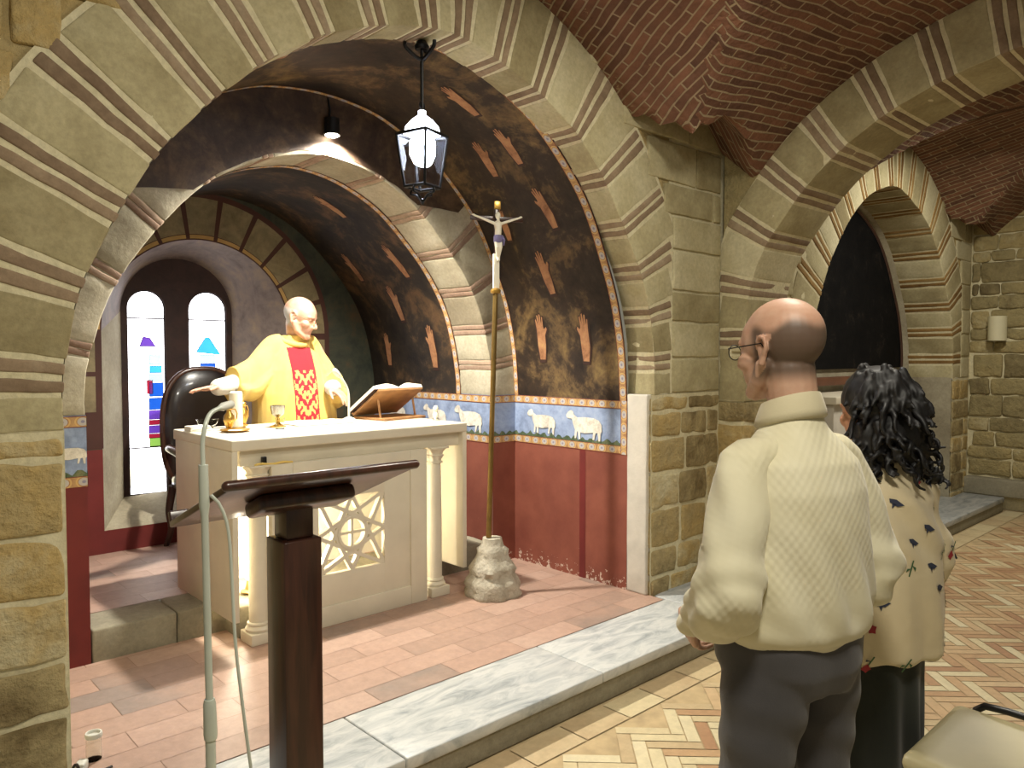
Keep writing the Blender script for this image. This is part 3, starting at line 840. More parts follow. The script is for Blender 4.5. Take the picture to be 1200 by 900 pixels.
for i in range(101):
    d = 1.02 + (2.98 - 1.02) * i / 100; a, z = PC.at(d); q = PC.nrm(d); e = .012 + .02 * abs(mnoise.noise((d * 6, 0, 0)))
    edge = min(1, min(i, 100 - i) / 12); t0 = e + (1 - edge) * .22
    P.append([(a + q[0] * t, YC - .005, z + q[1] * t) for t in (t0, t0 + (.4 - t0) * .5, .4)])
ia.grid(P, 3)
struct(ia.build('wall_inner_arch', ['grey_stone', 'grey_brick', 'grey_stone', 'soot'], angle=50))

# dado, frieze and side walls below the springing
SHEEP = [(-.155, .055), (-.14, .075), (-.115, .088), (-.098, .082), (-.09, .062), (-.06, .045), (0, .05), (.07, .048), (.115, .035), (.135, .01), (.138, -.03), (.128, -.045), (.126, -.09), (.112, -.09), (.105, -.04), (.09, -.042), (.078, -.085), (.064, -.085), (.07, -.04), (0, -.05), (-.035, -.045), (-.035, -.088), (-.048, -.088), (-.055, -.042), (-.062, -.04), (-.07, -.085), (-.083, -.085), (-.08, -.03), (-.095, .0), (-.105, .035), (-.125, .035), (-.15, .04)]
def band(mb, p0, p1, nrm, sheep, ends=(False, False), zf=ZP, stripe=None):
    """painted wall strip from p0 to p1 (xy): dado, frieze, borders; sheep at metres along"""
    p0 = Vector((p0[0], p0[1], 0)); p1 = Vector((p1[0], p1[1], 0)); L = (p1 - p0).length; u = (p1 - p0) / L; nv = Vector((nrm[0], nrm[1], 0))
    def R(a, b, z0, z1, ins, mat, uv=False, vert=False):
        q = [p0 + u * a + nv * ins, p0 + u * b + nv * ins]
        pts = [(q[0].x, q[0].y, z0), (q[1].x, q[1].y, z0), (q[1].x, q[1].y, z1), (q[0].x, q[0].y, z1)]
        w = [(a, 0), (b, 0), (b, 1), (a, 1)] if not vert else [(z0, 0), (z0, 1), (z1, 1), (z1, 0)]
        if (p1 - p0).cross(Vector((0, 0, 1))).dot(nv) < 0: pts = pts[::-1]; w = w[::-1]
        mb.quad(*pts, mat, .5, w if uv else None)
    R(0, L, zf - .02, .99, 0, 0); R(0, L, .985, 1.32, 0, 2)
    R(0, L, .985, 1.037, .003, 1, True); R(0, L, 1.265, 1.317, .003, 1, True)
    if ends[0]: R(0, .05, .985, 1.317, .004, 1, True, True)
    if ends[1]: R(L - .05, L, .985, 1.317, .004, 1, True, True)
    if stripe:
        for (a, b) in stripe: R(a, b, zf, .985, .002, 5)
    # ragged grass
    n = int(L / .02); pts = []
    for i in range(n + 1):
        a = L * i / n; pts.append((a, 1.055 + .022 * abs(mnoise.noise((a * 30 + p0.x * 7, 0, 0))) + .012 * sin(a * 90)))
    for (a, z), (b, z2) in zip(pts, pts[1:]):
        qa = p0 + u * a + nv * .003; qb = p0 + u * b + nv * .003
        mb.quad((qa.x, qa.y, 1.037), (qb.x, qb.y, 1.037), (qb.x, qb.y, z2), (qa.x, qa.y, z), 3)
    for (c, s, dirn) in sheep:
        q = [p0 + u * (c + x * s * dirn) + nv * .006 for x, z in SHEEP]
        mb.poly([(v.x, v.y, 1.145 + z * s) for v, (x, z) in zip(q, SHEEP)], 4)
bw = MB()
band(bw, (3.68, YC), (3.68, YB - .01), (-1, 0), [(YC - 3.655, .92, 1), (YC - 3.265, 1.05, 1)], (False, True), stripe=[(.62, .67)])
struct(bw.build('wall_chapel_right', ['dado', 'border', 'frieze_blue', 'frieze_green', 'sheep_paint', 'dado_dark'], smooth=False))
b2 = MB()
band(b2, (3.467, YC - .002), (3.69, YC - .002), (0, -1), [], zf=ZP)
band(b2, (3.467, YD), (3.467, YC), (-1, 0), [(YD - 4.18, 1.05, 1), (YD - 4.575, .95, 1), (YD - 5.1, 1.0, 1)], zf=ZP)
b2m = b2.build('wall_chapel_right', ['dado', 'border', 'frieze_blue', 'frieze_green', 'sheep_paint', 'dado_dark'], smooth=False); struct(b2m)
b3 = MB()
band(b3, (.55, YC - .002), (.947, YC - .002), (0, -1), [(.32, .55, 1)], zf=ZP)
band(b3, (.947, YC), (.947, YD), (1, 0), [(.5, 1, 1), (1.0, 1, -1)], zf=ZP)
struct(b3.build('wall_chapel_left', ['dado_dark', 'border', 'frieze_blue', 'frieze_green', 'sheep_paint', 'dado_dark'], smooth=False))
# white plaster jamb between pier and painted wall
pj_ = MB(); pj_.rbox((.08, YB - YF - .03, 1.36 - ZP), .012, (1, 2, 8), lambda p: (3.675 + p.x, YF + .022 + p.y, ZP + p.z), 0, jit=.006, jscale=5)
struct(pj_.build('trim_2', 'plaster'))

# --- back wall with painted voussoirs and the splayed window recess
bk = MB()
xc, sp, rad = 2.06, 1.75, .66
def arc(xc, zs, r, n=36, z0=None, xl=None, xr=None):
    pts = []
    if z0 is not None: pts.append((xc - r, z0))
    pts += [(xc - r * cos(pi * i / n), zs + r * sin(pi * i / n)) for i in range(n + 1)]
    if z0 is not None: pts.append((xc + r, z0))
    return pts
inner = arc(xc, sp, rad, 36, .45); 
def outer_pt(x, z):
    # ray from the recess centre out to the vault
    dx, dz = x - xc, max(z - sp, 0); l = sqrt(dx * dx + dz * dz) or 1; return (xc + dx / l * 2.2, (z if z < sp + 1e-6 else sp + dz / l * 2.2))
g = [[(a, YD, z), (outer_pt(a, z)[0], YD, outer_pt(a, z)[1])] for a, z in inner]
bk.grid(g, 0)
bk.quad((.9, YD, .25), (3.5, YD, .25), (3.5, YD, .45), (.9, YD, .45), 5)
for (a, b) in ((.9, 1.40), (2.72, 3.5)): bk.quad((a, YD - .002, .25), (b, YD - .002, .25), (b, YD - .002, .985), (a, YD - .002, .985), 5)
# painted blocks of the ring
for i in range(11):
    a0 = pi * (i + .07) / 11; a1 = pi * (i + .93) / 11
    for (r0, r1, m, y, e) in ((rad + .035, rad + .29, 1, .003, .0), (rad + .004, rad + .03, 2, .004, 0)):
        P = []
        for k in range(7):
            a = a0 + (a1 - a0) * k / 6; P.append([(xc - r * cos(a), YD - y, sp + r * sin(a)) for r in (r0, r1)])
        bk.grid(P, m)
for sgn in (-1, 1):
    for k in range(3):
        z1 = sp - .03 - k * .26; z0 = z1 - .23
        xs = sorted((xc + sgn * (rad + .035), xc + sgn * (rad + .29)))
        if z0 > .99: bk.quad((xs[0], YD - .003, z0), (xs[1], YD - .003, z0), (xs[1], YD - .003, z1), (xs[0], YD - .003, z1), 1)
P = []
for k in range(41):
    a = pi * k / 40; P.append([(xc - r * cos(a), YD - .0015, sp + r * sin(a)) for r in (rad - .005, rad + .33)])
bk.grid(P, 3)
for sgn in (-1, 1):
    xs = sorted((xc + sgn * (rad - .005), xc + sgn * (rad + .33))); bk.quad((xs[0], YD - .0015, .99), (xs[1], YD - .0015, .99), (xs[1], YD - .0015, sp), (xs[0], YD - .0015, sp), 3)
# splay and sill
YW = 5.75; xw, rw, spw = 2.01, .395, 1.905
outerp = arc(xc, sp, rad, 36, .45); innerp = arc(xw, spw, rw, 36, .60)
bk.grid([[(a, YD, z), (a2, YW, z2)] for (a, z), (a2, z2) in zip(outerp, innerp)], lambda i, j: 7 if i in (0,) else 4, flip=True)
bk.quad((xc - rad, YD, .45), (xc + rad, YD, .45), (xw + rw, YW, .60), (xw - rw, YW, .60), 6)
struct(bk.build('wall_back', ['teal_paint', 'back_block', 'back_gold', 'back_line', 'recess_paint', 'dado_dark', 'grey_stone', 'grey_stone'], angle=30))

# window wall: two lancets in a dark tympanum
LAN = [(1.785, .130), (2.22, .142)]      # centre x, half width
ZS, ZT = .60, 1.93
ww = MB()
big = arc(xw, spw, rw + .02, 48, ZS - .01)
zt_of = lambda x: spw + sqrt(max((rw + .02) ** 2 - (x - xw) ** 2, 0))
def low_of(x):
    for c, h in LAN:
        if abs(x - c) < h: return ZT + sqrt(max(h * h - (x - c) ** 2, 0))
    return ZS - .01
xs = sorted(set([xw - rw - .02 + (2 * rw + .04) * i / 60 for i in range(61)] + [c + s * h * k for c, h in LAN for s in (-1, 1) for k in (1.0, 1.0005, .97, .9, .999)]))
for a, b in zip(xs, xs[1:]):
    m = (a + b) / 2; inl = any(abs(m - c) < h for c, h in LAN)
    la, lb = (low_of(min(max(a, m - 1e9), a)) , low_of(b)) if inl else (ZS - .01, ZS - .01)
    if inl:
        c, h = [q for q in LAN if abs(m - q[0]) < q[1]][0]
        la = ZT + sqrt(max(h * h - (a - c) ** 2, 0)); lb = ZT + sqrt(max(h * h - (b - c) ** 2, 0))
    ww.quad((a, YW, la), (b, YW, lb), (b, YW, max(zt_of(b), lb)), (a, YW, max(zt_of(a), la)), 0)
for c, h in LAN:   # reveals
    pr = arc(c, ZT, h, 20, ZS); ww.grid([[(a, YW, z), (a, YW + .09, z)] for a, z in pr], 0, flip=True)
    ww.quad((c - h, YW, ZS), (c + h, YW, ZS), (c + h, YW + .09, ZS), (c - h, YW + .09, ZS), 1)
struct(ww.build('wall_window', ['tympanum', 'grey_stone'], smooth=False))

def lancet(i, c, h, pieces):
    root = bpy.data.objects.new('window_%d' % i, None); COL.objects.link(root); root.location = (c, YW + .018, ZS); struct(root)
    mb = MB()
    zr = ZT - ZS
    pts = [(x - 0, z) for x, z in arc(0, zr, h - .004, 20, .005)]
    mats = ['pane_white', 'pane_cream', 'pane_blue', 'pane_sky', 'pane_pale', 'pane_violet', 'pane_green', 'pane_red', 'pane_yellow']
    mb.prism(pts, .008, None, 0)
    for poly, mi in pieces: mb.prism([(x * h, z) for x, z in poly], .004, lambda p: (p.x, p.y - .005, p.z), mi)
    mb.build('stained_glass_pane', mats, root, smooth=False)
    lm = MB()
    for z in (zr - .07, .335): lm.tube([(-h + .004, -.006, z), (h - .004, -.006, z)], .005, 6)
    lm.tube([(x, -.004, z) for x, z in pts] + [(pts[0][0], -.004, pts[0][1])], .005, 6)
    for poly, mi in pieces:
        q = [(x * h, -.006, z) for x, z in poly]; lm.tube(q + [q[0]], .0022, 5)
    lm.build('lead_bar', 'lead', root)
    return root
B = lambda x0, x1, z0, z1: [(x0, z0), (x1, z0), (x1, z1), (x0, z1)]
lancet(1, *LAN[0], [(B(.1, .85, .34, .40), 6), (B(-.95, .1, .06, .32), 1), (B(.05, .85, .40, .43), 7), (B(.05, .85, .435, .49), 5), (B(.08, .85, .495, .53), 7), (B(.08, .85, .535, .60), 5), (B(.1, .85, .605, .69), 2), (B(.12, .85, .70, .80), 2), (B(.0, .3, .72, .82), 7), (B(.1, .85, .81, .86), 4), (B(.15, .8, .87, .92), 3), (B(.15, .7, .93, 1.0), 4), ([(-.35, 1.06), (.5, 1.06), (.2, 1.12), (-.15, 1.13)], 5)])
lancet(2, *LAN[1], [(B(-.35, .4, .74, .90), 3), (B(-.38, .42, .90, .935), 2), (B(-.4, .42, .94, 1.0), 4), ([(-.6, 1.02), (.7, 1.0), (.1, 1.13), (-.1, 1.13)], 3), (B(-.5, .5, .2, .33), 2), (B(-.5, .5, .34, .5), 5), (B(-.4, .4, .52, .72), 3)])
# ================================================================== THINGS
# ---------------------------------------------------------------- altar
AX0, AX1, AY0, AY1, AZ = 1.495, 2.97, 3.60, 4.40, 1.184
altar = thing('altar', (0, 0, 0), 'white marble altar table with pierced star panel between two small columns', 'altar')
altar.location = (2.235, 4.0, ZP); AO = Vector(altar.location)
def abox(name, lo, hi, mat='altar_marble', r=.006, n=(2, 2, 2), parent=altar):
    mb = MB(); mb.box(Vector(lo) - AO, Vector(hi) - AO, 0, .5, r, None, n); return mb.build(name, mat, parent)
abox('table_slab', (AX0, AY0, 1.128), (AX1, AY1, AZ), r=.008)
abox('frieze', (AX0 + .06, AY0 + .045, 1.045), (AX1 - .03, AY0 + .085, 1.129))
abox('side_panel', (AX0 + .002, AY0 + .004, .285), (AX0 + .032, AY1 - .03, 1.129), r=.004)
abox('side_panel', (AX1 - .032, AY0 + .004, .285), (AX1 - .002, AY1 - .03, 1.129), r=.004)
pm = MB(); pm.rbox((1.30, .50, .16), .015, (8, 4, 3), lambda p: (1.58 + p.x - AO.x, 3.76 + p.y - AO.y, ZP + p.z - AO.z), 0, .3, jit=.01, jscale=8)
pm.build('plinth', 'riser_stone', altar)
# pierced panel
PX0, PX1, PZ1, PY = 1.70, 2.665, 1.047, AY0 + .004
gx, gz, gh = 2.17, .628, .205
fp = MB()
def fb(x0, x1, z0, z1, y0=PY, y1=PY + .05, r=.004):
    fp.box(Vector((x0, y0, z0)) - AO, Vector((x1, y1, z1)) - AO, 0, .5, r)
fb(PX0, PX0 + .115, ZP, PZ1); fb(PX1 - .115, PX1, ZP, PZ1); fb(PX0 + .115, PX1 - .115, PZ1 - .11, PZ1); fb(PX0 + .115, PX1 - .115, ZP, .255)
yq = PY + .012
fb(PX0 + .112, gx - gh, .25, PZ1 - .108, yq, PY + .045, .002); fb(gx + gh, PX1 - .112, .25, PZ1 - .108, yq, PY + .045, .002)
fb(gx - gh - .002, gx + gh + .002, .25, gz - gh, yq, PY + .045, .002); fb(gx - gh - .002, gx + gh + .002, gz + gh, PZ1 - .108, yq, PY + .045, .002)
fpo = fp.build('front_panel', 'altar_marble', altar)
gm = MB()
NB = [0]
def bar(a, b, w=.021):
    NB[0] += 1; oy = .0007 * NB[0]
    a = Vector((a[0], a[1])); b = Vector((b[0], b[1])); d = (b - a).normalized(); nrm = Vector((-d.y, d.x)) * w / 2
    poly = [a - nrm, b - nrm, b + nrm, a + nrm]
    gm.prism([(p.x, p.y) for p in poly], .03, lambda p: (gx + p.x - AO.x, PY + .012 + oy + p.y - AO.y, gz + p.z - AO.z))
R8 = gh * 1.06; V8 = [((gh + .004) * (1 if k % 2 == 0 else 1.40) * cos(radians(45 * k)), (gh + .004) * (1 if k % 2 == 0 else 1.40) * sin(radians(45 * k))) for k in range(8)]
for k in range(8): bar(V8[k], V8[(k + 3) % 8])
rg = []
for k in range(40):
    a = 2 * pi * k / 40
    rg.append([Vector((gx + r * cos(a), PY + y, gz + r * sin(a))) - AO for r, y in ((.076, .010), (.092, .010), (.092, .047), (.076, .047), (.076, .010))])
gm.grid(rg, 0, closed_u=True)
bar((-.088, 0), (.088, 0), .014); bar((0, -.088), (0, .088), .014)
gm.build('star_grille', 'altar_marble', fpo, smooth=False, recalc=True)
for cx in (1.652, 2.765):
    cy = AY0 + .07; cm = MB()
    cm.lathe([(.047, .10), (.046, .5), (.042, .80)], Vector((cx, cy, ZP)) - AO, 28)
    co = cm.build('column', 'altar_marble', altar)
    bm_ = MB(); bm_.lathe([(.05, .055), (.064, .06), (.067, .072), (.06, .082), (.052, .088), (.058, .094), (.056, .102), (.047, .106)], Vector((cx, cy, ZP)) - AO, 28)
    bm_.box(Vector((cx - .068, cy - .068, ZP)) - AO, Vector((cx + .068, cy + .068, ZP + .058)) - AO, 0, .5, .006)
    bm_.build('column_base', 'altar_marble', co)
    kp = MB(); rings = []
    for i, (r, z) in enumerate([(.043, .80), (.05, .802), (.05, .812), (.044, .815), (.046, .83), (.058, .85), (.05, .856), (.056, .872), (.068, .888), (.07, .893)]):
        leaf = .10 if i in (5, 8) else .05
        rings.append([Vector((cx + r * (1 + leaf * cos(8 * 2 * pi * k / 48)) * cos(2 * pi * k / 48), cy + r * (1 + leaf * cos(8 * 2 * pi * k / 48)) * sin(2 * pi * k / 48), ZP + z)) - AO for k in range(48)])
    kp.loft(rings); kp.box(Vector((cx - .066, cy - .066, ZP + .89)) - AO, Vector((cx + .066, cy + .066, ZP + .902)) - AO, 0, .5, .003)
    kp.build('capital', 'altar_marble', co)
al = MB(); al.lathe([(0.001, .0), (.02, .002), (.03, .02), (.028, .05), (.012, .075), (.001, .08)], (0, 0, 0), 16)
# unseen lamp added inside the altar to make the pierced panel shine
lampo = thing('added_altar_lamp', (1.74, 3.96, .312), 'small added lamp hidden inside the altar to light the star panel', 'lamp')
al2 = MB(); al2.lathe([(.05, 0), (.055, .01), (.03, .02), (.02, .06), (.025, .07)], (0, 0, 0), 20); al2.build('lamp_base', 'brass', lampo)
alm = MB(); alm.lathe([(.001, .07), (.03, .08), (.045, .12), (.04, .16), (.001, .185)], (0, 0, 0), 20); alm.build('bulb', 'spot_bulb', lampo)
ab = MB(); ab.box((2.235 - .62, 4.28, .3), (2.235 + .62, 4.30, 1.12)); abk = ab; 
abox('back_panel', (AX0 + .04, 4.28, .30), (AX1 - .04, 4.31, 1.125), 'linen', .003)
abox('knob', (1.66, AY0 + .02, PZ1), (1.684, AY0 + .042, PZ1 + .042), 'black_plastic', .004)
yc_ = MB(); yc_.tube([Vector((1.62 + .018 * i, AY0 + .012 + .006 * sin(i * .7), PZ1 + .006 + .003 * sin(i))) - AO for i in range(12)], .006, 8, round_cap=True); yc_.build('cord_end', 'gold_cloth', altar)

# ---------------------------------------------------------------- things on the altar
def onaltar(name, x, y, label, cat, rz=0, group=None): return thing(name, (x, y, AZ), label, cat, rz, group)
o = onaltar('altar_candle', 1.79, 4.24, 'thick white candle standing on the left half of the altar', 'candle')
m = MB(); m.lathe([(.0, .0), (.036, .0), (.037, .01), (.036, .20), (.030, .207), (.012, .202), (.0, .203)], seg=28); m.build('wax_body', 'wax', o)
m = MB(); m.tube([(0, 0, .2), (.001, 0, .215), (.003, 0, .222)], .0016, 6); m.build('wick', 'black_plastic', o)
m = MB(); m.lathe([(.0, .0), (.052, .0), (.056, .004), (.05, .007), (.037, .006)], seg=28); m.build('dish', 'brass', o)
o = onaltar('glass_bowl', 1.665, 4.335, 'clear glass bowl at the left end of the altar', 'bowl'); o.scale = (.7, .7, .8)
m = MB(); m.lathe([(.0, .004), (.04, .004), (.075, .03), (.088, .065), (.085, .066), (.072, .034), (.038, .009), (.0, .008)], seg=32); m.lathe([(.0, 0), (.045, 0), (.04, .005), (0, .005)], seg=32); m.build('bowl_body', 'cup_glass', o)
o = onaltar('folded_cloth', 1.57, 4.21, 'folded white linen cloth on the left corner of the altar', 'cloth', .2)
m = MB()
for k in range(3): m.rbox((.13 - .01 * k, .10 - .006 * k, .010), .004, (6, 5, 1), lambda p, k=k: (p.x - .065, p.y - .05, p.z + .0095 * k), 0, jit=.003, jscale=20, seed=k)
tag(m.build('folded_cloth', 'linen', None, loc=o.location), o['label'], o['category']); bpy.data.objects.remove(o)
for i, (x, y, lab) in enumerate(((1.70, 4.12, 'gilt cruet nearer the altar edge beside the white candle'), (1.875, 4.34, 'gilt cruet behind the white candle'))):
    o = onaltar('cruet', x, y, lab, 'cruet', .5 * i, 'gilt cruets on the altar')
    m = MB(); m.lathe([(.0, .0), (.026, 0), (.027, .004), (.014, .012), (.022, .03), (.031, .055), (.028, .08), (.014, .10), (.012, .118), (.018, .128), (.0, .128)], seg=24); m.build('vessel', 'gold', o)
    m = MB(); m.tube([(.013, 0, .118), (.035, 0, .115), (.046, 0, .09), (.042, 0, .062), (.029, 0, .05)], .0038, 8); m.build('handle', 'gold', o)
    m = MB(); m.lathe([(.0185, .128), (.016, .135), (.005, .142), (.007, .150), (.0, .155)], seg=20); m.build('lid', 'gold', o)
o = onaltar('paten', 1.69, 4.02, 'shallow gilt paten dish near the front left of the altar', 'dish')
m = MB(); m.lathe([(0, 0), (.05, 0), (.078, .010), (.08, .013), (.05, .006), (0, .005)], seg=36); m.build('plate', 'gold', o)
m = MB(); m.lathe([(0, .006), (.036, .006), (.036, .009), (0, .0095)], seg=32); m.build('host_wafer', 'linen', o)
o = onaltar('chalice', 1.985, 4.12, 'low gilt chalice on the altar in front of the priest', 'chalice')
m = MB(); m.lathe([(.0, 0), (.045, 0), (.046, .006), (.02, .014), (.009, .03), (.014, .042), (.009, .054), (.012, .06)], seg=28); m.build('stem_foot', 'gold', o)
m = MB(); m.lathe([(.012, .058), (.034, .075), (.041, .11), (.042, .125), (.039, .125), (.034, .085), (.0, .066)], seg=28); m.build('bowl', 'silver', o)
o = onaltar('wine_glass', 1.94, 4.00, 'little clear glass cup on the altar beside the chalice', 'glass')
m = MB(); m.lathe([(0, 0), (.026, 0), (.022, .005), (.024, .05), (.026, .062), (.0235, .062), (.021, .008), (0, .007)], seg=24); tag(m.build('wine_glass', 'cup_glass', None, loc=o.location), o['label'], o['category']); bpy.data.objects.remove(o)
m = MB(); 
def sheetp(p): return (p.x - .19, p.y - .14, .002 + p.z + .006 * abs(sin(p.x * 9 + .4)) * (p.y > .02))
m.rbox((.38, .28, .003), .001, (16, 10, 1), sheetp); tag(m.build('altar_linen', 'linen', None, loc=(2.27, 4.20, AZ), angle=180), 'spread white linen cloth on the altar before the priest', 'cloth')
# table microphone
o = onaltar('table_microphone', 2.475, 4.16, 'white gooseneck microphone standing on the altar by the open book', 'microphone')
m = MB(); m.lathe([(0, 0), (.045, 0), (.046, .012), (.03, .022), (.012, .03), (0, .03)], seg=28); m.build('foot', 'white_plastic', o)
gp, _ = catmull([(0, 0, .028), (0, 0, .14), (-.008, 0, .20), (-.035, .0, .25), (-.068, 0, .286)], 24)
m = MB(); m.tube(gp, .0075, 12); m.build('gooseneck', 'white_plastic', o)
m = MB(); m.tube([(-.066, 0, .284), (-.078, 0, .298), (-.095, 0, .317)], [.012, .017, .017], 16, round_cap=True); m.build('microphone_head', 'white_plastic', o)
# missal on its stand
o = onaltar('book_stand', 2.80, 4.19, 'sloped wooden book stand on the right half of the altar', 'book stand', radians(8))
sl = radians(33); cs, sn = cos(sl), sin(sl)
def slope(p): return Vector((p.x, -.145 + p.y * cs - p.z * sn, .02 + p.y * sn + p.z * cs))
def slope_b(p):  # stand turned so that the book leans towards the priest (high side facing the nave)
    q = slope(p); return Vector((q.x, -q.y, q.z))
m = MB(); m.box((-.19, 0, 0), (.19, .31, .014), fn=slope_b, r=.003); m.build('desk_board', 'tan_wood', o, recalc=True)
m = MB(); m.box((-.19, -.004, .012), (.19, .014, .035), fn=slope_b, r=.003); m.build('ledge', 'tan_wood', o, recalc=True)
m = MB(); m.box((-.18, -.15, .0), (.18, .15, .016), r=.003); m.build('base_board', 'tan_wood', o)
for sx in (-.15, .15):
    m = MB(); m.tube([(sx, -.08, .012), (sx, -.055, .13)], .007, 8); m.build('strut', 'tan_wood', o)
o2 = thing('open_missal', Vector(o.location) + Vector((0, 0, .004)), 'large open book lying on the wooden stand on the altar', 'book', radians(8))
def page(side):
    P = []
    for i in range(13):
        t = i / 12; x = side * (.004 + .205 * t); h = .016 + .030 * sin(min(1, t * 1.6) * pi * .62) - .018 * t * t
        P.append([slope_b(Vector((x, .008 + .285 * j / 6, h + .016))) for j in range(7)])
    Q = [[slope_b(Vector((side * (.004 + .205 * i / 12), .008 + .285 * j / 6, .020))) for j in range(7)] for i in range(13)]
    mb = MB(); mb.grid(P, 0, flip=side > 0); mb.grid(Q, 0, flip=side < 0)
    for (a, b) in ((0, 6),):
        pass
    for j in (0, 6): mb.grid([[P[i][j], Q[i][j]] for i in range(13)], 0)
    mb.grid([[P[12][j], Q[12][j]] for j in range(7)], 0)
    return mb.build('page_block', 'paper', o2)
page(-1); page(1)
m = MB(); m.box((-.213, .002, .0145), (.213, .297, .0195), fn=slope_b, r=.002); m.build('cover', 'dark_book', o2, recalc=True)
o = onaltar('closed_book', 2.83, 4.33, 'closed dark book lying flat beneath the sloped book stand', 'book', .1); bpy.data.objects.remove(o)
o = onaltar('salt_shaker', 2.925, 3.86, 'tiny white figurine shaker near the right edge of the altar', 'shaker')
m = MB(); m.lathe([(0, 0), (.019, 0), (.021, .012), (.016, .018)], seg=20); m.build('foot', 'silver', o)
m = MB(); m.lathe([(.016, .016), (.019, .03), (.015, .05), (.011, .055), (.017, .066), (.018, .078), (.010, .092), (0, .095)], seg=20); m.build('body', 'wax', o)

# ---------------------------------------------------------------- presider's chair
ch = thing('armchair', (2.03, 5.16, ZU), 'black leather armchair with rounded back below the stained glass window', 'chair', radians(180))
def padded(size, fn, r=.03): 
    mb = MB(); mb.rbox(size, r, (8, 2, 8), fn); return mb
ch.scale = (1.0, .80, .985)
m = MB(); m.rbox((.50, .48, .11), .04, (6, 6, 2), lambda p: (p.x - .25, p.y - .18, .40 + p.z + .02 * sin(pi * p.x / .5) * sin(pi * p.y / .48))); m.build('seat', 'leather', ch)
bkp = MB(); rings = []
def back_outline(k, n=40, s=1.0):
    a = 2 * pi * k / n; x = .27 * s * (abs(cos(a)) ** .75) * (1 if cos(a) > 0 else -1); z = .42 * s * (abs(sin(a)) ** .75) * (1 if sin(a) > 0 else -1); return x, z
for (s, y) in ((.2, .018), (.7, .012), (.9, 0), (1.0, -.03), (1.0, -.07), (.9, -.10), (.5, -.11)):
    rings.append([(back_outline(k, 40, s)[0], -.17 + y - .12 * (back_outline(k, 40, s)[1] + .42) * .35, .79 + back_outline(k, 40, s)[1]) for k in range(40)])
bkp.loft(rings); bkp.build('backrest', 'leather', ch, recalc=True)
rm = MB(); pts = []
for k in range(0, 41):
    x, z = back_outline(k, 40, 1.02); pts.append((x, -.17 - .05 - .12 * (z + .42) * .35, .79 + z))
rm.tube(pts, .022, 10); rm.build('back_frame', 'wood', ch)
for sx in (-1, 1):
    gp, _ = catmull([(sx * .25, -.20, .68), (sx * .29, .0, .69), (sx * .29, .2, .67), (sx * .285, .24, .62), (sx * .28, .24, .45)], 20)
    m = MB(); m.tube(gp, .028, 12, round_cap=True); m.build('armrest', 'wood', ch)
    for sy in (-1, 1):
        m = MB(); gp, _ = catmull([(sx * .23, .22 * sy + .03, .42), (sx * .25, .25 * sy + .03, .25), (sx * .24, .245 * sy + .03, .12), (sx * .265, .28 * sy + .03, .0)], 14)
        m.tube(gp, [.03 - .012 * i / 13 for i in range(14)], 10); m.build('leg', 'wood', ch)

# ---------------------------------------------------------------- processional cross in a stone capital
BX, BY = 3.025, 3.43
cp = MB(); rings = []
prof = [(.165, .0), (.172, .02), (.158, .045), (.165, .07), (.15, .10), (.128, .13), (.138, .16), (.12, .19), (.10, .22), (.09, .25), (.092, .28), (.075, .30), (.068, .325), (.064, .345), (.03, .348)]
for i, (r, z) in enumerate(prof):
    ring = []
    for k in range(56):
        a = 2 * pi * k / 56; lf = (.13 * abs(sin(2 * a + .3)) + .09 * abs(sin(4 * a + (i // 3) * .8))) * (1 if i < 11 else .3)
        rr_ = r * (.86 + lf) * (1 + .05 * mnoise.noise((cos(a) * 2, sin(a) * 2, z * 14)))
        ring.append((rr_ * cos(a), rr_ * sin(a), z))
    rings.append(ring)
cp.loft(rings)
tag(cp.build('stone_capital', 'base_stone', None, loc=(BX, BY, ZP), angle=60), 'carved pale stone capital upturned on the floor, holding the tall cross', 'stone base')
cr = thing('processional_cross', (BX - .03, BY, ZP + .347), 'tall brass processional cross with pale figure rising from the stone base', 'cross', radians(-25))
# pole leans slightly to the right; local x points right along the wall
lean = .045
def lx(z): return lean * z / 1.5
m = MB(); m.tube([(lx(0), 0, .005), (lx(.75), 0, .75), (lx(1.48), 0, 1.48)], [.017, .016, .016], 12); m.build('pole', 'brass', cr)
m = MB(); m.lathe([(.016, 1.47), (.03, 1.475), (.032, 1.49), (.024, 1.50), (.016, 1.505)], (lx(1.48), 0, 0), 20); m.build('collar', 'gold', cr)
m = MB(); m.box((lx(1.6) - .019, -.010, 1.50), (lx(1.6) + .019, .010, 1.71), r=.004); m.build('lower_stem', 'wax', cr)
m = MB(); m.box((lx(1.8) - .014, .004, 1.70), (lx(1.8) + .014, .018, 2.02), r=.003); m.box((lx(1.9) - .165, .004, 1.905), (lx(1.9) + .165, .018, 1.933), r=.003)
co = m.build('cross_arms', 'wood', cr)
m = MB(); m.box((lx(1.9) - .02, -.004, 1.975), (lx(1.9) + .02, .004, 2.022), r=.002); m.build('title_plate', 'gold', co)
cx0 = lx(1.85); sk = MB()
sk.tube([(cx0, -.012, 1.80), (cx0 + .002, -.014, 1.85), (cx0, -.012, 1.882)], [.019, .02, .024], 12, round_cap=True)
sk.tube([(cx0, -.014, 1.885), (cx0, -.02, 1.91)], .009, 10, round_cap=True); sk.ell((cx0 - .004, -.026, 1.932), (.016, .018, .022))
